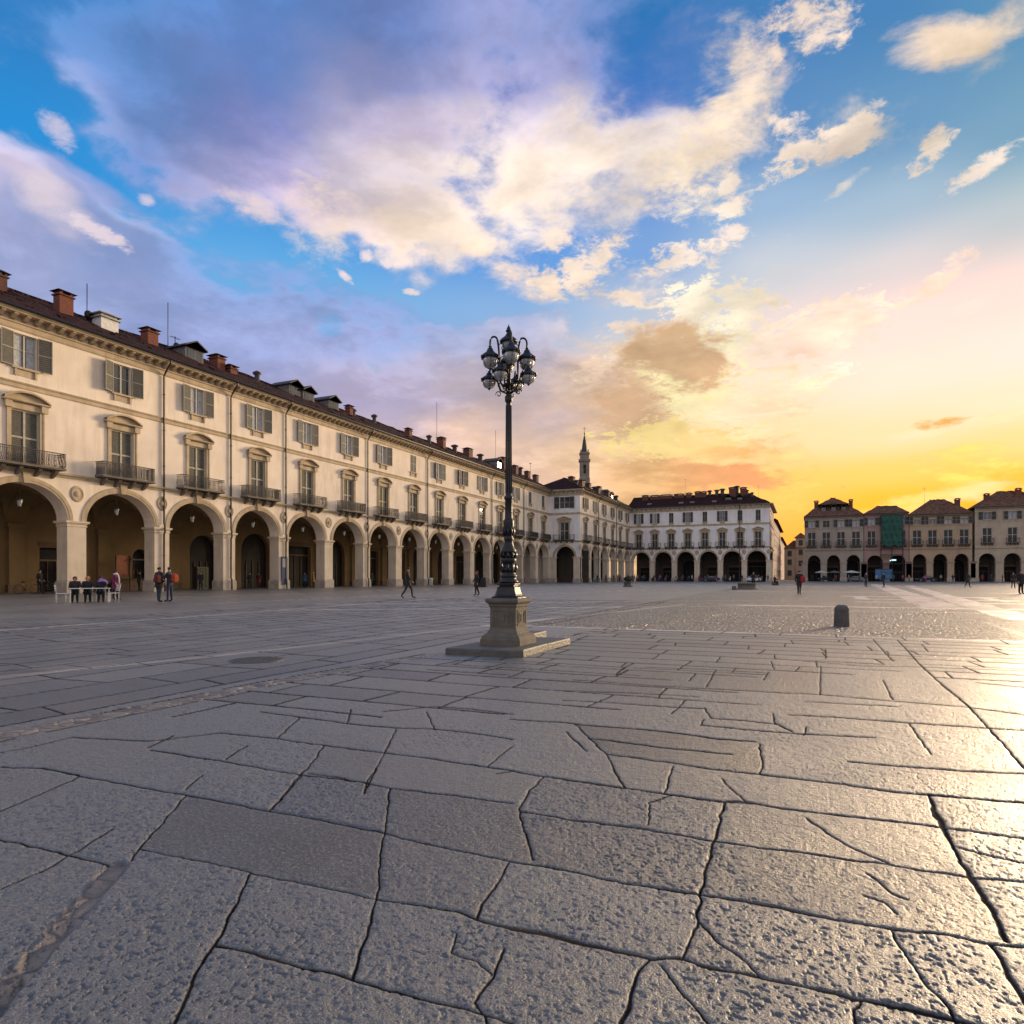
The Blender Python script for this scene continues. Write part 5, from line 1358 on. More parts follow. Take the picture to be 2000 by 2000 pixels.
def crook(mb, a, r, z0, ztop, zend, rise=0):
    ca, sa_ = math.cos(a), math.sin(a); pts = []
    def P_(rr_, z): return (rr_*ca, rr_*sa_, z)
    pts = [P_(.03, z0), P_(r*.30, z0+.05), P_(r*.50, z0+.20), P_(r*.50, (z0+ztop)/2+.06), P_(r*.60, ztop-.06), P_(r*.80, ztop), P_(r*.98, ztop-.05), P_(r, zend)]
    # smooth
    out = []
    for i in range(len(pts)-1):
        p0 = Vector(pts[max(0, i-1)]); p1 = Vector(pts[i]); p2 = Vector(pts[i+1]); p3 = Vector(pts[min(len(pts)-1, i+2)])
        for t in (0, .33, .66):
            out.append(.5*((2*p1)+(p2-p0)*t+(2*p0-5*p1+4*p2-p3)*t*t+(3*p1-p0-3*p2+p3)*t**3))
    out.append(Vector(pts[-1])); mb.tube(out, .017, 6)
    # scroll
    c = Vector(P_(r*.30, ztop-.17)); sc = []
    for k in range(14):
        q = k*.55; rr_ = .085*(1-k/16)
        sc.append(c+Vector((ca*math.cos(q)*rr_, sa_*math.cos(q)*rr_, math.sin(q)*rr_)))
    mb.tube(sc, .009, 5)
    mb.tube([P_(r*.5, (z0+ztop)/2), P_(r*.42, (z0+ztop)/2+.10), P_(.03, (z0+ztop)/2+.16)], .010, 5)
mbr = MB()
arms_up = [R(YAW*180/math.pi+a) for a in (0, 90, 180, 270)]
base_a = YAW
for k in range(4):      # upper ring of hooks
    a = base_a+R(8)+k*math.pi/2
    crook(mbr, a, .315, 4.42, 5.31, 5.14)
for k in range(4):      # lower ring, short side arms
    a = base_a+R(53)+k*math.pi/2 if False else base_a+R(-22)+k*math.pi/2
    ca, sa_ = math.cos(a), math.sin(a); r = .37
    mbr.tube([(.03*ca,.03*sa_,4.36),(r*.4*ca,r*.4*sa_,4.42),(r*.62*ca,r*.62*sa_,4.66),(r*.82*ca,r*.82*sa_,4.82),(r*ca,r*sa_,4.77)], [.02,.02,.017,.015,.012], 6)
    mbr.tube([(.04*ca,.04*sa_,4.58),(r*.3*ca,r*.3*sa_,4.62),(r*.55*ca,r*.55*sa_,4.50)], .010, 5)
    sc = []
    for q in range(12):
        rr_ = .06*(1-q/14); c = Vector((r*.5*ca, r*.5*sa_, 4.36)); sc.append(c+Vector((ca*math.cos(q*.6)*rr_, sa_*math.cos(q*.6)*rr_, math.sin(q*.6)*rr_)))
    mbr.tube(sc, .009, 5)
mbr.lathe((0,0,4.44), [(.05,0),(.10,.03),(.115,.06),(.06,.09)], 14)
mbr.lathe((0,0,4.72), [(.04,0),(.07,.02),(.04,.05)], 12)
mbr.build('bracket', MT['lamp_iron'], L)
for k in range(4):
    a = base_a+R(8)+k*math.pi/2; h_ = inst(hm, 'lantern', L, (.315*math.cos(a), .315*math.sin(a), 5.15), 0, (1, 1, .80)); inst(gm_, 'globe', h_, (0,0,0))
for k in range(4):
    a = base_a+R(-22)+k*math.pi/2; h_ = inst(hm2, 'lantern', L, (.36*math.cos(a), .36*math.sin(a), 4.78), 0, (.96, .96, .66)); inst(gm2, 'globe', h_, (0,0,0))
mb = MB(); mb.lathe((0,0,0), [(.03,5.0),(.05,5.02),(.03,5.05)], 10)
mb.lathe((0,0,0), [(.145,5.215),(.155,5.24),(.14,5.27),(.10,5.30),(.055,5.345),(.035,5.38),(.032,5.40),(.05,5.41),(.05,5.43),(.03,5.445),(.035,5.465),(.012,5.50),(.004,5.53)], 12)
for k in range(6):
    a = 2*math.pi*k/6; c, s_ = math.cos(a), math.sin(a); mb.tube([(.04*c,.04*s_,5.02),(.09*c,.09*s_,5.10),(.125*c,.125*s_,5.22)], .006, 4)
tl = mb.build('lantern', MT['lamp_iron'], L)
mb = MB(); mb.lathe((0,0,0), [(.03,5.04),(.075,5.09),(.105,5.15),(.12,5.214)], 14); mb.build('globe', MT['opal'], tl)

# ------------------------------------------------------------------ people
BONES = {}
def person_mesh(pose='stand', fem=False, coat=True, bulk=1.0, seed=0):
    """one continuous skinned figure 1.72 m tall; returns mesh with material slots
    0 skin, 1 top, 2 trousers, 3 shoes"""
    P_ = {}
    hipz = .93; lean = 0
    def leg(side, thigh, shin, y0=0):   # angles forward (deg); forward = -y
        hx = .095*side; hip = Vector((hx, 0, hipz))
        k = hip+Vector((0, -math.sin(R(thigh))*.44, -math.cos(R(thigh))*.44))
        a = k+Vector((.01*side, -math.sin(R(shin))*.42, -math.cos(R(shin))*.42))
        toe = a+Vector((.02*side, -.19, -.045)) if shin > -25 else a+Vector((.02*side, -.15, -.12))
        heel = a+Vector((0, .03, -.045))
        return hip, k, a, toe, heel
    def arm(side, up, fo, out=10):
        sh = Vector((.19*side, 0, 1.42))
        e = sh+Vector((side*math.sin(R(out))*.28, -math.sin(R(up))*.29, -math.cos(R(up))*.29))
        h = e+Vector((-side*.02, -math.sin(R(fo))*.26, -math.cos(R(fo))*.26))
        return sh, e, h
    sets = {'stand': ((2, 0), (-3, -2), (5, 15), (-3, 10)), 'walk': ((24, 6), (-16, -34), (-18, 5), (22, 42)), 'stroll': ((14, 2), (-12, -20), (-8, 12), (12, 38)),
            'sit': ((84, 4), (80, -4), (30, 88), (28, 80)), 'pocket': ((4, 2), (-5, -8), (-12, 48), (-14, 50)), 'phone': ((3, 0), (-4, -3), (20, 118), (0, 10))}
    l, r, al, ar = sets[pose]
    L_ = leg(1, *l); R_ = leg(-1, *r); A1 = arm(1, *al); A2 = arm(-1, *ar)
    torso = [Vector((0, .0, hipz)), Vector((0, .005, 1.08)), Vector((0, .0, 1.25)), Vector((0, .01, 1.40)), Vector((0, .0, 1.50)), Vector((0, -.015, 1.58)), Vector((0, -.02, 1.66)), Vector((0, -.01, 1.71))]
    V = list(torso); rad_ = [.135, .125, .145, .13, .052, .075, .085, .05]; E = [(i, i+1) for i in range(7)]
    bone = []
    def chain(root, pts, rs):
        prev = root
        for q, rr_ in zip(pts, rs):
            V.append(q); rad_.append(rr_); E.append((prev, len(V)-1)); prev = len(V)-1
    def hc(side, Lg):
        chain(0, [Lg[0]+Vector((0,0,-.03)), Lg[0].lerp(Lg[1], .5), Lg[1], Lg[1].lerp(Lg[2], .4), Lg[2], Lg[3]], [.098, .083, .062, .058, .042, .036])
    hc(1, L_); hc(-1, R_)
    for A_, s in ((A1, 1), (A2, -1)):
        hd = (A_[2]-A_[1]).normalized()
        chain(3, [A_[0], A_[0].lerp(A_[1], .5), A_[1], A_[2], A_[2]+hd*.05], [.066, .052, .044, .030, .034])
    me_ = bpy.data.meshes.new('body'); me_.from_pydata([tuple(v) for v in V], E, [])
    ob = bpy.data.objects.new('tmp', me_); col.objects.link(ob)
    mod = ob.modifiers.new('s', 'SKIN'); 
    sv = me_.skin_vertices[0].data if len(me_.skin_vertices) else None
    for i, q in enumerate(rad_):
        b = bulk if (i < 4 or i > 7) else 1
        wide = 1.28 if i in (1, 2, 3) else 1.0
        sv[i].radius = (q*b*wide, q*b*(.82 if i in (1,2,3) else 1))
    sv[0].use_root = True
    sub = ob.modifiers.new('u', 'SUBSURF'); sub.levels = 1; sub.render_levels = 1
    dg = bpy.context.evaluated_depsgraph_get(); dg.update()
    ev = ob.evaluated_get(dg); m2 = bpy.data.meshes.new_from_object(ev)
    vs = [Vector(v.co) for v in m2.vertices]; fs = [tuple(p_.vertices) for p_ in m2.polygons]
    bpy.data.objects.remove(ob)
    # segments -> material
    segm = []
    for a, b in E:
        if a >= 4 and b <= 7: mi = 0
        elif b <= 3 or (a == 3 and b == 4): mi = 1
        elif b == 4: mi = 1
        else: mi = None
        segm.append((a, b, mi))
    nb_ = len(V)
    res = []
    lt = 8
    for f in fs:
        c = sum((vs[i] for i in f), Vector())/len(f); best = None
        for a, b, mi in segm:
            A_, B_ = V[a], V[b]; d = B_-A_; tt = max(0, min(1, (c-A_).dot(d)/max(1e-9, d.length_squared))); dist = (c-(A_+d*tt)).length/(rad_[a]*(1-tt)+rad_[b]*tt)
            if best is None or dist < best[0]: best = (dist, a, b, mi, tt)
        _, a, b, mi, tt = best
        if mi is None:
            if b < 20:     # legs: 8..19
                k = (b-8) % 6; mi = 3 if (k == 5 or (k == 4 and tt > .8)) else 2
            else:
                k = (b-20) % 5; mi = 0 if (k == 4 or (k == 3 and tt > .85)) else 1
        res.append(mi)
    mb = MB(); mb.v = [tuple(v) for v in vs]; mb.f = fs; mb.m = res; mb.sm = [True]*len(fs)
    # fingers, nose, ears
    for A_, s in ((A1, 1), (A2, -1)):
        hd = (A_[2]-A_[1]).normalized(); side = Vector((0, 1, 0)) if abs(hd.y) < .7 else Vector((0, 0, 1)); side = (side-hd*side.dot(hd)).normalized(); curl = hd.cross(side)*s
        root = A_[2]+hd*.06
        for q, ln in zip((-.028, -.009, .010, .028), (.055, .068, .072, .06)):
            p0 = root+side*q*.9; mb.tube([p0, p0+hd*ln*.6+curl*.006, p0+hd*ln*.95+curl*.022], [.0095, .0085, .006], 5, 0)
        p0 = A_[2]+hd*.03-side*.03; mb.tube([p0, p0-side*.022+hd*.03, p0-side*.02+hd*.06+curl*.01], [.012, .010, .007], 5, 0)
    mb.tube([(0,-.085,1.635),(0,-.112,1.605),(0,-.098,1.598)], [.008,.014,.010], 5, 0)
    for s in (-1, 1): mb.tube([(s*.078,-.01,1.645),(s*.09,.0,1.625),(s*.08,-.005,1.595)], [.008,.014,.007], 5, 0)
    if coat:           # flared skirt of a coat, part of the clothing
        z1_, z0_ = 1.06, (.72 if not fem else .60)
        if pose != 'sit': mb.lathe((0, .01, 0), [(.175*bulk, z0_), (.172*bulk, z0_+.02), (.160*bulk, .92), (.140*bulk, z1_), (.12*bulk, z1_+.04)], 14, 1)
    return mb
def hair_mb(fem=False, hat=False):
    mb = MB()
    if hat:
        mb.lathe((0,-.01,1.60), [(.09,.03),(.098,.06),(.095,.10),(.07,.145),(.02,.16)], 12)
        return mb
    # a cap of hair reaching the nape
    n = 14; rows = []
    for j in range(6):
        el = 90-j*26 if fem else 90-j*21
        ring = []
        for i in range(n):
            a = 2*math.pi*i/n; e = R(el)
            back_ = .5-.5*math.cos(a-math.pi/2)*0+.0
            x, y = math.cos(a), math.sin(a)
            ee = max(e, R(28)) if y < -.2 else e
            rr_ = .100 if not fem else .108
            ring.append((rr_*math.cos(ee)*x, -.012+rr_*1.12*math.cos(ee)*y, 1.645+.098*math.sin(ee)-(.06*max(0, -math.sin(e)) if fem else 0)))
        rows.append(ring)
    vs = [p_ for r_ in rows for p_ in r_]; fs = []
    for j in range(5):
        for i in range(n): fs.append((j*n+i, (j+1)*n+i, (j+1)*n+(i+1)%n, j*n+(i+1)%n))
    mb.add(vs, fs, 0, True); return mb
SK = mat('skin', (.42, .25, .17), .6, .05, 5); _mc = {}
def cloth(rgb):
    k = tuple(rgb)
    if k not in _mc: _mc[k] = mat('cloth', rgb, .85, .25, 9)
    return _mc[k]
_pm = {}; _hm = {}
def person(loc, face, pose, top, legs, label, fem=False, coat=True, hair=(.03, .02, .015), h=1.72, bulk=1.0, hat=None, group=None, shoes=(.02,.02,.02), zoff=0.0):
    k = (pose, fem, coat, bulk)
    if k not in _pm: _pm[k] = person_mesh(pose, fem, coat, bulk).mesh('body', [SK, SK, SK, SK])
    me_ = _pm[k]
    o = bpy.data.objects.new('person', me_); col.objects.link(o)
    o.location = (loc[0], loc[1], zoff); o.rotation_euler = (0, 0, face); s = h/1.74; o.scale = (s, s, s)
    for i, m_ in enumerate((SK, cloth(top), cloth(legs), cloth(shoes))):
        o.material_slots[i].link = 'OBJECT'; o.material_slots[i].material = m_
    hk = (fem, bool(hat))
    if hk not in _hm: _hm[hk] = hair_mb(*hk).mesh('hair' if not hat else 'hat', [SK])
    hh2 = bpy.data.objects.new('hat' if hat else 'hair', _hm[hk]); col.objects.link(hh2); hh2.parent = o
    hh2.material_slots[0].link = 'OBJECT'; hh2.material_slots[0].material = cloth(hat if hat else hair)
    tag(o, label, 'person', group)
    return o
def bag(loc, rgb, label, s=1.0, name='backpack', rz=0, z=1.05):
    mb = MB(); mb.square((0,0,0), [(.12*s,0),(.15*s,.03),(.155*s,.25*s),(.13*s,.38*s),(.07*s,.43*s)], chamf=.35)
    mb.tube([(-.06*s,.0,.40*s),(-.05*s,0,.50*s),(.05*s,0,.50*s),(.06*s,0,.40*s)], .012, 5)
    mb.box(-.10*s, .10*s, -.185*s, -.15*s, .05, .22*s)
    o = mb.build(name, cloth(rgb), None, (loc[0], loc[1], z)); o.rotation_euler = (0, 0, rz); return tag(o, label, 'bag')
BLK, NAVY, GREYC = (.012,.012,.014), (.018,.024,.05), (.08,.08,.085)
TOCAM = lambda P_: math.atan2(P_.y, P_.x)-math.pi/2   # facing the camera (-y of the figure towards it)
g = G(311, 1175.5); person(g, TOCAM(g)+2.3, 'pocket', BLK, (.02,.03,.06), 'person in a bulky black coat, left one of the pair before the third pillar', h=1.72, bulk=1.22)
bag(g+Vector((.16,-.22,0)), (.10,.010,.012), 'small dark red bag carried by the person in the bulky black coat', .9, z=.95)
g = G(331, 1175.0); person(g, TOCAM(g)-2.2, 'phone', (.020,.026,.05), (.018,.03,.07), 'person in a navy jacket, right one of the pair before the third pillar', h=1.72, bulk=1.1, coat=False)
bag(g+Vector((.24,.10,0)), (.34,.05,.012), 'bright orange backpack on the person in the navy jacket', .95, z=.98)
g = G(797, 1169.4); person(g, TOCAM(g)+1.35, 'walk', BLK, (.016,.017,.025), 'person in black striding across the square in front of the long arcade', h=1.76, hat=(.05,.015,.01))
g = G(931, 1163.5); person(g, TOCAM(g)-1.2, 'stroll', (.015,.012,.014), (.014,.014,.018), 'person in a dark red and black coat walking just left of the lamp post', h=1.62, bulk=1.15, hair=(.16,.02,.02), fem=True)
bag(g+Vector((.42,.2,0)), (.015,.013,.014), 'large black bag held by the person just left of the lamp post', 1.5, 'shoulder_bag', z=.55)
g = G(1561, 1162); person(g, TOCAM(g)+2.9, 'stroll', (.02,.012,.012), (.012,.012,.015), 'person in dark clothes with a red bag walking alone beyond the bollard', h=1.66, bulk=1.12)
bag(g+Vector((.22,-.12,0)), (.32,.012,.015), 'red bag on the lone walker beyond the stone bollard', 1.0, z=.85)
g = G(1890, 1148); person(g, TOCAM(g)+1.9, 'walk', (.03,.03,.028), (.02,.022,.02), 'person in dark olive striding in front of the tan house', h=1.76, fem=True)
g = G(1994, 1160); person(g, TOCAM(g)+.8, 'stand', BLK, (.012,.012,.014), 'person in a black coat at the right edge of the view', h=1.7, bulk=1.2)
g = G(1979, 1149); person(g, TOCAM(g)+.4, 'pocket', (.03,.02,.02), BLK, 'person in a brown coat standing just left of the one at the edge', h=1.7)
g = G(1691, 1146); person(g, TOCAM(g)+.9, 'stand', (.03,.03,.04), BLK, 'thin person in charcoal standing in front of the netted pink house', h=1.74)
g = G(1726, 1147); person(g, TOCAM(g)-.9, 'stroll', NAVY, (.02,.025,.05), 'person in navy leaning forward where the pale stone bands begin', h=1.72)

# ------------------------------------------------------------------ cafe set with seated people, left
def TP(px, py): return G(px, py)
tb = G(176, 1176.5)
def rotv(dx, dy): return Vector((dx*CS-dy*SN*0-dy*SN, dx*SN*0+dx*SN*-0+dy*CS+dx*SN, 0)) if False else Vector((dx*CS-dy*SN, dx*SN+dy*CS, 0))
tang = Vector((-tb.y, tb.x, 0)).normalized()*-1      # roughly left->right as seen
tang = Vector((tb.y, -tb.x, 0)).normalized(); away = Vector((tb.x, tb.y, 0)).normalized()
trz = math.atan2(tang.y, tang.x)
T_ = empty('cafe_table', tb, trz, 'long white metal cafe table with tube legs in front of the second arch', 'table')
mb = MB(); mb.box(-.85,.85,-.32,.32,.66,.69); mb.build('table_top', MT['white_paint'], T_)
def leg_frame():
    mb = MB(); mb.tube([(0,-.28,.66),(-.03,-.30,.03),(0,-.28,.0)], .018, 6); return mb.mesh('leg', MT['white_paint'])
lm = leg_frame()
for x in (-.78, .78):
    for y, r_ in ((0, 0), (0, math.pi)): inst(lm, 'leg', T_, (x, 0, 0), r_)
CH_ = {}
def chair(loc, rz_, label):
    if not CH_:
        s = MB(); s.box(-.21,.21,-.21,.21,.43,.455); CH_['s'] = s.mesh('seat', MT['white_paint'])
        b = MB(); b.tube([(-.20,.20,.44),(-.20,.26,.84),(.20,.26,.84),(.20,.20,.44)], .014, 6)
        for z in (.58, .68, .78): b.box(-.19,.19,.222+(z-.5)*.14,.232+(z-.5)*.14,z-.025,z+.025)
        CH_['b'] = b.mesh('backrest', MT['white_paint'])
        l = MB(); l.tube([(0,0,.43),(.0,0,0)], .013, 6); CH_['l'] = l.mesh('leg', MT['white_paint'])
    o = empty('cafe_chair', loc, rz_, label, 'chair', 'white metal cafe chairs')
    inst(CH_['s'], 'seat', o, (0,0,0)); inst(CH_['b'], 'backrest', o, (0,0,0))
    for x in (-.19,.19):
        for y in (-.19,.19): inst(CH_['l'], 'leg', o, (x,y,0))
    return o
def at(u, v): return tb+tang*u+away*v
seatspec = [(-.62, .62, 0, (.025,.012,.012), 'person in dark brown seated at the left end of the white cafe table', (.10,.03,.015), 'white chair under the person in dark brown at the left table end'),
            (-.10, .66, 0, BLK, 'red haired person in black seated at the middle of the white cafe table', (.50,.16,.07), 'white chair under the red haired person in black'),
            (.45, .62, 0, (.014,.012,.02), 'person in dark clothes with a violet scarf seated at the white cafe table', (.02,.015,.012), 'white chair under the person with the violet scarf')]
for u, v, r_, top, lb, hr_, cl_ in seatspec:
    c = at(u, v); chair(c, trz+math.pi*0+r_, cl_)
    person(c-away*.0, trz+r_, 'sit', top, BLK, lb, hair=hr_, h=1.66, bulk=1.2, fem=True, zoff=-.40)
mb = MB(); mb.tube([(-.16,0,0),(-.05,-.03,.06),(.08,-.03,.05),(.2,0,-.02),(.22,0,-.12)], [.05,.07,.07,.05,.03], 7); o = mb.build('scarf', cloth((.30,.14,.50)), None, at(.50, .45)+Vector((0,0,1.0))); o.rotation_euler = (0,0,trz); tag(o, 'violet scarf round the person seated at the right of the cafe table', 'scarf')
chair(at(.95, .05), trz-1.2, 'empty white chair at the right end of the cafe table')
chair(at(-1.15, .0), trz+1.5, 'empty white chair at the left end of the cafe table')
g = G(226, 1171.0); person(g, TOCAM(g)+1.0, 'pocket', (.13,.012,.06), BLK, 'person in a purple coat standing at the right of the white cafe table', fem=True, h=1.60, hair=(.03,.02,.02), bulk=1.1)
mb = MB(); mb.lathe((0,0,0), [(.08,1.34),(.12,1.38),(.12,1.43),(.07,1.46)], 10); mb.tube([(.03,-.11,1.38),(.05,-.16,1.1),(.04,-.15,.82)], [.04,.045,.035], 6)
o = mb.build('scarf', cloth((.6,.58,.52)), None, g+Vector((0,0,-.02))); o.rotation_euler = (0,0,TOCAM(g)+1.0); tag(o, 'white scarf hanging on the standing person in purple', 'scarf')

# people and things in the shade of the long arcade: plane a few metres behind the pillars
def INX(px, s):
    th = R(23.67)-math.atan((px-1000)/F); return Vector((LX-s, (abs(LX)+s)/math.tan(th), 0))
arc = [(78,3.0,'pocket',BLK,'person in black seated on a bicycle rack wall under the first arch',1.75,False),
 (392,2.2,'stand',(.015,.015,.02),'dark figure standing under the third arch beside a green display',1.7,True),
 (488,2.5,'pocket',(.012,.012,.014),'person in black standing before the yellow wall under the fourth arch',1.68,False),
 (505,4.6,'stand',(.12,.01,.01),'person in dark red deeper in the shade under the fourth arch',1.65,True),
 (595,2.0,'phone',(.02,.07,.16),'person in a blue jacket under the fifth arch',1.75,False),
 (612,4.4,'stand',(.30,.20,.10),'person in a tan coat under the fifth arch with a pale hat',1.75,True),
 (836,1.8,'stand',(.02,.02,.02),'person in black among the tables under the ninth arch',1.7,False),
 (272,5.0,'stand',(.02,.018,.02),'dark figure deep under the second arch beside the brown stall',1.7,False)]
arc[0] = (78,3.0,'pocket',BLK,'person in black standing behind the bicycles under the leftmost arch',1.75,False)
for px, s, ps, top, lb, h_, fm_ in arc:
    g = INX(px, s); person(g, random.uniform(0, 6), ps, top, (.015,.015,.02), lb, h=h_, fem=fm_, bulk=1.1, hat=(.45,.40,.32) if 'pale hat' in lb else None)

# bicycles under the first arch
def bicycle(loc, rz_, rgb, label):
    o = empty('bicycle', loc, rz_, label, 'bicycle')
    for x in (-.52, .52):
        mb = MB(); n = 18
        mb.tube([(x+.33*math.cos(2*math.pi*k/n), 0, .34+.33*math.sin(2*math.pi*k/n)) for k in range(n+1)], .018, 5)
        for k in range(8): a = 2*math.pi*k/8; mb.tube([(x,0,.34),(x+.32*math.cos(a),0,.34+.32*math.sin(a))], .003, 3)
        mb.build('wheel', MT['iron'], o)
    mb = MB()
    for a, b in (((-.52,0,.34),(-.12,0,.32)),((-.12,0,.32),(-.2,0,.80)),((-.52,0,.34),(-.19,0,.72)),((-.19,0,.72),(.36,0,.74)),((-.12,0,.32),(.36,0,.70)),((.34,0,.90),(.38,0,.66)),((.38,0,.66),(.52,0,.34))): mb.tube([a, b], .017, 6)
    mb.build('frame', cloth(rgb), o)
    mb = MB(); mb.tube([(.34,0,.90),(.33,.0,.98),(.30,.24,1.0)], .012, 5); mb.tube([(.33,0,.98),(.30,-.24,1.0)], .012, 5); mb.build('handlebar', MT['iron'], o)
    mb = MB(); mb.tube([(-.32,0,.86),(-.2,0,.86),(-.04,0,.85)], [.07,.06,.02], 6); mb.build('saddle', MT['iron'], o)
    mb = MB(); mb.lathe((-.12,0,.32), [(.08,-.02),(.08,.02)], 10, ax='y'); mb.build('crank', MT['iron'], o)
    return o
bicycle(INX(52, 2.2), 1.5, (.30,.16,.02), 'bicycle with an ochre frame leaning under the leftmost arch')
bicycle(INX(98, 1.9), 1.75, (.02,.02,.03), 'black bicycle nearer the first pillar under the leftmost arch')
# brown shutter stall and dark kiosk under the second arch
g = INX(248, 5.6)
o = empty('market_stall', (g.x, g.y, 0), R(90), 'stall with a rust brown canvas side under the second arch', 'stall')
mb = MB(); mb.box(-1.1, .2, -.05, .0, 1.25, 3.1); mb.build('canvas', MT['orange_panel'], o)
mb = MB(); mb.box(.2,1.8,-.3,.5,2.7,2.82)
for x in (-1.1,.2,1.75): mb.tube([(x,-.1,0),(x,-.1,3.1)], .04, 5)
mb.build('frame', MT['iron'], o)
mb = MB(); mb.box(-1.0,1.7,0,.7,0,1.0); mb.box(-1.1,1.8,-.1,.8,1.0,1.06); mb.build('counter', MT['wood'], o)
# green shelves under the third arch, posters
g = INX(396, 5.0); mb = MB()
rr = random.Random(8)
mb.box(-.7,.7,0,.35,.0,2.2)
for k in range(28): mb.box(-.62+.31*(k%4), -.62+.31*(k%4)+.24, -.04, -.002, .2+.28*(k//4), .2+.28*(k//4)+.22, 1)
o = mb.build('display_stand', [MT['iron'], mat('greens', (.04,.06,.02), .7, .9, 6)], None, g); o.rotation_euler = (0,0,R(90)); tag(o, 'tall stand of green and yellow leaflets under the third arch', 'display stand')
g = INX(556, .0); mb = MB(); mb.box(-.42,.42,-.12,-.02,1.2,3.3); mb.box(-.30,.30,-.125,-.121,2.2,3.1,1); mb.box(-.42,.42,-.123,-.119,.4,1.19,0)
o = mb.build('banner', [cloth((.05,.06,.12)), cloth((.28,.28,.28))], None, (LX+.02, LY0+BAY*5-.0, 0)); o.rotation_euler = (0,0,R(90)); tag(o, 'blue and white banner fixed on the fifth pillar of the long arcade', 'banner')

# hanging lanterns in the arches of the long palazzo
def hang_lantern(loc, label, lm_=[]):
    if not lm_:
        h = MB(); h.tube([(0,0,0),(0,0,-1.0)], .018, 5); h.lathe((0,0,-1.0), [(.03,.0),(.06,-.05),(.20,-.14),(.21,-.20),(.19,-.20)], 8, smooth=False)
        for k in range(4):
            a = k*math.pi/2+.4; h.tube([(.19*math.cos(a),.19*math.sin(a),-1.2),(.12*math.cos(a),.12*math.sin(a),-1.62)], .012, 4)
        h.lathe((0,0,-1.62), [(.12,.0),(.12,-.03),(.03,-.10),(.01,-.14)], 8)
        g_ = MB(); g_.lathe((0,0,-1.2), [(.175,0),(.108,-.42)], 8, smooth=False)
        lm_ += [h.mesh('hanging_lantern', MT['iron']), g_.mesh('glass', MT['opal'])]
    o = bpy.data.objects.new('hanging_lantern', lm_[0]); col.objects.link(o); o.location = loc
    inst(lm_[1], 'glass', o, (0,0,0)); return tag(o, label, 'lantern', 'lanterns hanging in the arcade')
ords = ['first','second','third','fourth','fifth','sixth','seventh','eighth','ninth','tenth','eleventh','twelfth','thirteenth','fourteenth','fifteenth','sixteenth']
for i in range(1, 14):
    hang_lantern((LX-.65, LY0+(i+.5)*BAY, 5.34+2.40), 'black lantern hanging in the %s arch from the left of the long palazzo' % ords[i-1])
# cafe clutter under the far arches: parasol-less tables
# ------------------------------------------------------------------ bollards and blocks
def bollard(loc, r, h, label, name='bollard', mt='stone_dark', dome=True, cat='bollard'):
    mb = MB()
    mb.lathe((0,0,0), [(r*1.02,-.03),(r,.02),(r*.97,h*.60),(r*.90,h*.66),(r*.96,h*.72),(r*.93,h*.82),(r*.72,h*.94),(r*.35,h*.995),(.01,h)] if dome else [(r*1.25,-.03),(r*1.2,h*.08),(r,h*.16),(r*.97,h*.9),(r*1.02,h*.92),(r*1.0,h),(.01,h*1.01)], 20)
    o = mb.build(name, MT[mt], None, loc); return tag(o, label, cat)
bollard(G(1644, 1223), .18, .545, 'dark round topped stone bollard standing alone on the right of the square')
bollard(G(1459, 1151), .88, .60, 'broad grey stone drum standing before the white block', 'stone_drum', 'stone', False, 'stone drum')
bollard(G(1434, 1152), .22, .38, 'small dark stone post just left of the broad grey drum', 'stone_post', 'stone_dark', True, 'post')
g = G(1226, 1146)
P2 = empty('planter', g, 0, 'dark tub planter with a clipped bush where corner wing and white block meet', 'planter')
mb = MB(); mb.lathe((0,0,0), [(.62,0),(.60,.08),(.46,.14),(.44,.5),(.52,.58),(.50,.6),(.02,.58)], 14); mb.build('tub', MT['stone_dark'], P2)
mb = MB(); rr = random.Random(2)
for k in range(420):
    u = Vector((rr.gauss(0,1), rr.gauss(0,1), rr.gauss(0,1))).normalized()*rr.uniform(.6,1.0)*.5; c = Vector((0,0,.95))+Vector((u.x,u.y,u.z*.8))
    a = Vector((rr.gauss(0,1), rr.gauss(0,1), rr.gauss(0,1))).normalized()*.07; b = a.cross(u).normalized()*.04
    mb.add([c-a, c+b, c+a, c-b], [(0,1,2,3)])
mb.build('bush', cloth((.015,.03,.014)), P2)
g = G(1459, 1149)+Vector((.5, 2.2, 0)); person(g, .4, 'stand', BLK, BLK, 'person in black standing behind the broad grey stone drum', h=1.75)
g = G(1513, 1143); person(g, 1.0, 'sit', BLK, (.03,.02,.02), 'person in black sitting on a low stone at the white block corner', h=1.8, bulk=1.3, zoff=-.4)
mb = MB(); mb.box(-.4,.4,-.25,.25,-.02,.44); mb.box(-.43,.43,-.28,.28,.44,.5); o = mb.build('stone_block', MT['stone_dark'], None, g+Vector((0,.05,0))); tag(o, 'low stone block under the seated person near the white building', 'stone block')
# drain cover with raised lines
g = G(502, 1289); mb = MB()
mb.lathe((0,0,0), [(.40,-.02),(.40,.006),(.01,.006)], 28, smooth=False)
for k in range(-6, 7):
    w_ = math.sqrt(max(0, .35**2-(k*.055)**2)); mb.box(-w_, w_, k*.055-.014, k*.055+.014, .006, .011)
o = mb.build('drain_cover', MT['slab'], None, (g.x, g.y, .0)); o.rotation_euler = (0,0,YAW); tag(o, 'round ribbed iron cover let into the paving left of the gutter', 'drain cover')

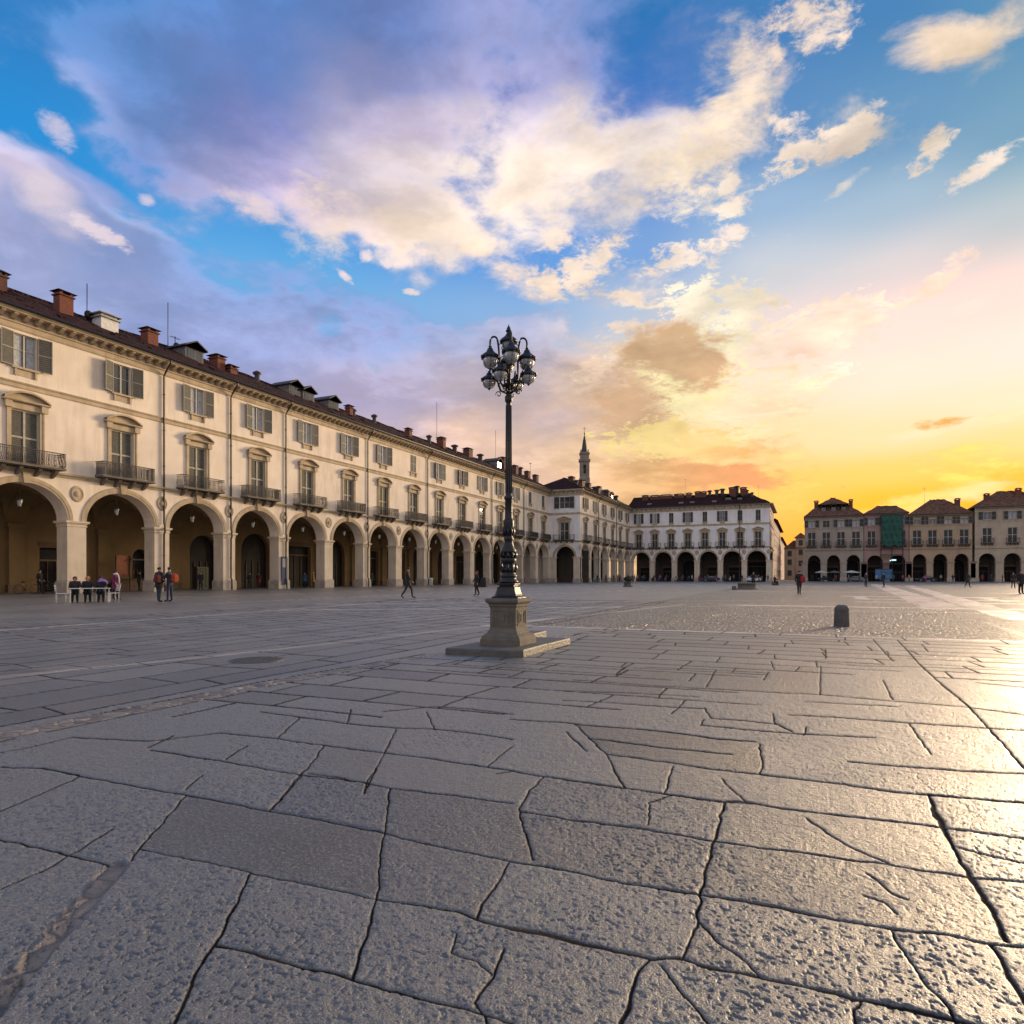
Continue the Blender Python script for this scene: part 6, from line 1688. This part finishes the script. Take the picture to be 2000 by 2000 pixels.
# ------------------------------------------------------------------ vehicles and crowd along the far buildings
def car(loc, rz_, rgb, label, group=None):
    o = empty('parked_car', loc, rz_, label, 'car', group)
    mb = MB()
    side = [(-2.05,.32),(-2.1,.62),(-1.95,.86),(-1.25,.95),(-.65,1.36),(.55,1.42),(1.45,1.02),(2.0,.92),(2.1,.6),(2.05,.32)]
    prev = None
    for y, s in ((-.80,.97),(-.84,1),( .84,1),(.80,.97)):
        ring = [(x*s, y*(1 if z < .95 else .84), z) for x, z in side]; base_ = len(mb.v); mb.v += ring
        if prev is not None:
            n_ = len(side)
            for i in range(n_): mb.f.append((prev+i, prev+(i+1)%n_, base_+(i+1)%n_, base_+i)); mb.m.append(0); mb.sm.append(False)
        else: mb.f.append(tuple(range(base_, base_+len(side)))); mb.m.append(0); mb.sm.append(False)
        prev = base_
    mb.f.append(tuple(range(prev, prev+len(side)))[::-1]); mb.m.append(0); mb.sm.append(False)
    mb.build('body', cloth(rgb), o)
    mb = MB()
    for s in (-1, 1):
        mb.add([(-1.1,s*.800,.98),(-.62,s*.722,1.30),(.5,s*.722,1.35),(1.25,s*.800,1.02)], [(0,1,2,3)])
        mb.add([(-1.1,s*.815,.97),(-.62,s*.73,1.31),(.5,s*.73,1.36),(1.25,s*.815,1.01)], [(0,1,2,3)])
    mb.add([(-1.22,-.66,.975),(-1.22,.66,.975),(-.70,.58,1.345),(-.70,-.58,1.345)], [(0,1,2,3)]); mb.add([(1.42,-.66,1.05),(1.42,.66,1.05),(.62,.58,1.405),(.62,-.58,1.405)], [(3,2,1,0)])
    mb.build('window', MT['glass'], o)
    for x in (-1.3, 1.3):
        for y in (-.78, .78):
            mb = MB(); mb.lathe((x,y,.32), [(.32,-.10),(.32,.10)], 14, ax='y'); mb.lathe((x,y,.32), [(.19,-.115),(.19,.115)], 10, 1, ax='y'); mb.build('wheel', [MT['iron'], MT['zinc']], o)
    for s in (-.6, .6):
        mb = MB(); mb.box(-2.12,-2.04,s-.16,s+.16,.62,.76); mb.build('headlight', MT['white_paint'], o)
    return o
car(Vector((-10.8, 166, 0)), 1.2, (.6,.6,.6), 'white car parked behind the broad stone drum by the white block')
car(Vector((-21, 170.5, 0)), .1, (.03,.035,.07), 'dark blue car parked before the fourth arch of the white block')
car(Vector((5.5, 186.5, 0)), .05, (.02,.02,.02), 'black car parked before the grey arcaded house')
car(Vector((12, 187, 0)), .02, (.18,.18,.19), 'grey car parked between the grey house and the netted house')
car(Vector((27, 186.5, 0)), .05, (.02,.02,.025), 'black car parked before the tan house')
_sc = {}
def scooter(loc, rz_, rgb, label):
    if not _sc:
        b = MB(); b.tube([(-.62,0,.62),(-.35,0,.70),(-.05,0,.68)], [.10,.17,.15], 7); b.tube([(-.05,0,.45),(.25,0,.30),(.45,0,.38)], [.15,.12,.10], 7); b.tube([(.45,0,.38),(.50,0,.72),(.46,0,1.0)], [.15,.16,.10], 7); b.tube([(-.6,0,.55),(-.3,0,.42),(0,0,.34)], [.10,.17,.14], 7)
        _sc['body'] = b.mesh('body', [SK])
        w = MB(); w.lathe((0,0,0), [(.23,-.05),(.25,0),(.23,.05)], 12, ax='y'); _sc['w'] = w.mesh('wheel', MT['iron'])
        s = MB(); s.tube([(-.66,0,.80),(-.3,0,.84),(.02,0,.78)], [.09,.13,.09], 6); _sc['s'] = s.mesh('seat', MT['iron'])
        h = MB(); h.tube([(.40,-.32,1.03),(.46,0,1.05),(.40,.32,1.03)], .025, 5); h.add([(.52,-.2,1.0),(.52,.2,1.0),(.36,.17,1.38),(.36,-.17,1.38)], [(0,1,2,3)]); _sc['h'] = h.mesh('handlebar', MT['zinc'])
    o = empty('scooter', loc, rz_, label, 'scooter', 'scooters parked in a row along the far arcades')
    b = inst(_sc['body'], 'body', o, (0,0,0)); b.material_slots[0].link = 'OBJECT'; b.material_slots[0].material = cloth(rgb)
    for x in (-.48, .62): inst(_sc['w'], 'wheel', o, (x,0,.25))
    inst(_sc['s'], 'seat', o, (0,0,0)); inst(_sc['h'], 'handlebar', o, (0,0,0)); return o
cols_ = [((.35,.02,.16),'magenta'),((.02,.05,.35),'blue'),((.30,.01,.01),'red'),((.015,.015,.015),'black'),((.45,.45,.45),'white'),((.02,.10,.32),'bright blue'),((.12,.12,.13),'grey'),((.02,.02,.02),'dark')]
rr = random.Random(19); q = 0
wn = ['first','second','third','fourth','fifth','sixth']
sp_ = [(0,0),(2,0),(1,0),(3,1),(5,1),(6,1),(4,2),(0,2),(3,2),(2,3),(6,3),(1,3),(3,4),(4,4),(6,5),(3,5)]
for ci, ar_ in sp_:
    rgb, nm = cols_[ci]; x = -42.3+.05+(ar_+.18+.27*(q % 3))*5.75; q += 1
    scooter(Vector((x, 171.2+rr.uniform(-.6,.4), 0)), R(90)+rr.uniform(-.3,.3), rgb, '%s scooter before the %s arch from the left of the white block' % (nm, wn[ar_]))
tops = [((.015,.015,.018),'black'),((.02,.03,.08),'navy'),((.25,.02,.02),'red'),((.30,.30,.30),'light grey'),((.10,.06,.03),'brown'),((.04,.08,.05),'green'),((.40,.05,.20),'pink'),((.30,.22,.12),'beige')]
poses = ['stand','walk','stroll','pocket','phone']; pt_ = {'stand':'standing','walk':'striding','stroll':'strolling','pocket':'waiting','phone':'gesturing'}
cs_ = ['the first wing arch','the second wing arch','the third wing arch','the fourth wing arch','the fifth wing arch','the last wing arch']
for i in range(6):
    for j in range(2):
        t_, nm = tops[(i*2+j*3) % 8]; ps = poses[(i+j*2) % 5]
        person(Vector((BX+1.2+rr.uniform(0,2.5), BY0+(i+.25+.4*j)*bb, 0)), rr.uniform(0,6), ps, t_, (.02,.02,.025), 'small figure in %s %s before %s' % (nm, pt_[ps], cs_[i]), fem=j == 1, coat=i % 2 == 0, group='people along the far arcades')
for i in range(6):
    for j in range(3):
        t_, nm = tops[(i*3+j*2+1) % 8]; ps = poses[(i*2+j) % 5]
        person(Vector((-41+(i+.15+.32*j)*5.75, 166.5+rr.uniform(-2.5,2), 0)), rr.uniform(0,6), ps, t_, (.02,.02,.025), 'small figure in %s %s, %s of three before the white block arch %s' if False else 'small figure in %s %s, %s of three before the white block\'s %s arch' % (nm, pt_[ps], ['left','middle','right'][j], wn[i]), fem=(i+j) % 2 == 1, coat=j != 1, group='people along the far arcades')
hn = ['grey house','netted pink house','tan house','rightmost cream house']
for i, (xa, xb) in enumerate(((.5,13.5),(14.5,23.5),(24.5,37),(38,48))):
    for j in range(5):
        t_, nm = tops[(i*3+j) % 8]; ps = poses[(i+j) % 5]
        person(Vector((xa+(j+.5)*(xb-xa)/5, 178+rr.uniform(-5,5), 0)), rr.uniform(0,6), ps, t_, (.02,.02,.025), 'small figure in %s %s, %s from left before the %s' % (nm, pt_[ps], ords[j], hn[i]), fem=(i+j) % 2 == 0, coat=j % 2 == 0, group='people along the far arcades')
# awnings and parasols before the houses
def parasol(loc, rgb, label, r=1.5, h=2.6):
    o = empty('parasol', loc, 0, label, 'parasol')
    mb = MB(); mb.tube([(0,0,0),(0,0,h)], .03, 6); mb.lathe((0,0,0), [(.3,0),(.3,.06),(.04,.08)], 10); mb.build('pole', MT['zinc'], o)
    mb = MB(); mb.lathe((0,0,0), [(r,h-.45),(r,h-.30),(.03,h+.12)], 8, smooth=False); mb.build('canopy', cloth(rgb), o)
    return o
parasol(Vector((4.0,183,0)), (.42,.42,.42), 'pale grey parasol before the grey house, near the side street')
parasol(Vector((7.0,184,0)), (.10,.10,.09), 'dark parasol in the middle before the grey house')
parasol(Vector((10.6,182,0)), (.5,.5,.48), 'white parasol at the right part of the grey house', 2.0)
# shop light under the netted house: lit sign and window
mb = MB(); mb.box(-.5,.5,0,.12,0,.32); mb.box(-.9,-.65,0,.12,-.1,.2)
def emis(name, rgb, s):
    m = bpy.data.materials.new(name); m.use_nodes = True; b = m.node_tree.nodes['Principled BSDF']; b.inputs['Base Color'].default_value = (*rgb,1); b.inputs['Emission Color'].default_value = (*rgb,1); b.inputs['Emission Strength'].default_value = s; return m
o = mb.build('shop_light', emis('lit_sign', (.55,.80,.80), 1.0), None, (20.6, RY-1.6, 5.2)); tag(o, 'small lit shop sign glowing under the green netting', 'sign')
mb = MB(); mb.box(-1.9,1.9,0,.1,0,2.3); mb.box(-2.0,2.0,-.06,-.001,2.3,2.5,1); mb.box(-.04,.04,-.05,-.001,0,2.3,1)
o = mb.build('shop_window', [emis('lit_window', (.012,.04,.09), .8), MT['iron']], None, (18.5, RY-.9, .7)); tag(o, 'blue lit shop window under the arch of the netted pink house', 'shop window')
# dark cafe tables and chairs set out along the far part of the long arcade
def dark_set(loc, rz_, lab_t):
    o = empty('cafe_table', loc, rz_, lab_t, 'table', 'dark cafe tables along the long arcade')
    if 'dt' not in CH_:
        m_ = MB(); m_.lathe((0,0,0), [(.40,.70),(.40,.73),(.01,.73)], 14); CH_['dt'] = m_.mesh('table_top', MT['iron'])
        m_ = MB(); m_.lathe((0,0,0), [(.22,0),(.20,.03),(.03,.05),(.03,.70)], 10); CH_['dp'] = m_.mesh('pedestal', MT['iron'])
    inst(CH_['dt'], 'table_top', o, (0,0,0)); inst(CH_['dp'], 'pedestal', o, (0,0,0))
for i, k in enumerate((7, 8, 9, 10, 11, 12, 13)):
    y = LY0+(k+.5)*BAY
    dark_set(Vector((LX-1.9, y-1.0, 0)), 0, 'round dark cafe table under the %s arch of the long palazzo' % ords[k-1])
    for m_, q_ in ((-1, 'near'), (1, 'far')):
        c = chair(Vector((LX-1.9, y-1.0+m_*.75, 0)), 0 if m_ > 0 else math.pi, 'dark chair on the %s side of the cafe table under the %s arch' % (q_, ords[k-1]))
        c['group'] = 'dark cafe chairs along the long arcade'
        for ch in c.children:
            ch.material_slots[0].link = 'OBJECT'; ch.material_slots[0].material = MT['iron']
    if k % 2: 
        t_, nm = tops[(k*3) % 8]; person(Vector((LX-2.6, y+1.2, 0)), k*1.3, poses[k % 5], t_, BLK, 'figure in %s %s beside the table under the %s arch' % (nm, pt_[poses[k % 5]], ords[k-1]), fem=k % 4 == 1)
# bins and boards along the long arcade foot
g = INX(842, -.6)
mb = MB(); mb.lathe((0,0,0), [(.24,0),(.27,.9),(.30,.92),(.28,1.0),(.02,1.05)], 14); o = mb.build('litter_bin', MT['white_paint'], None, g); tag(o, 'pale round litter bin at a pillar left of the lamp post', 'litter bin')
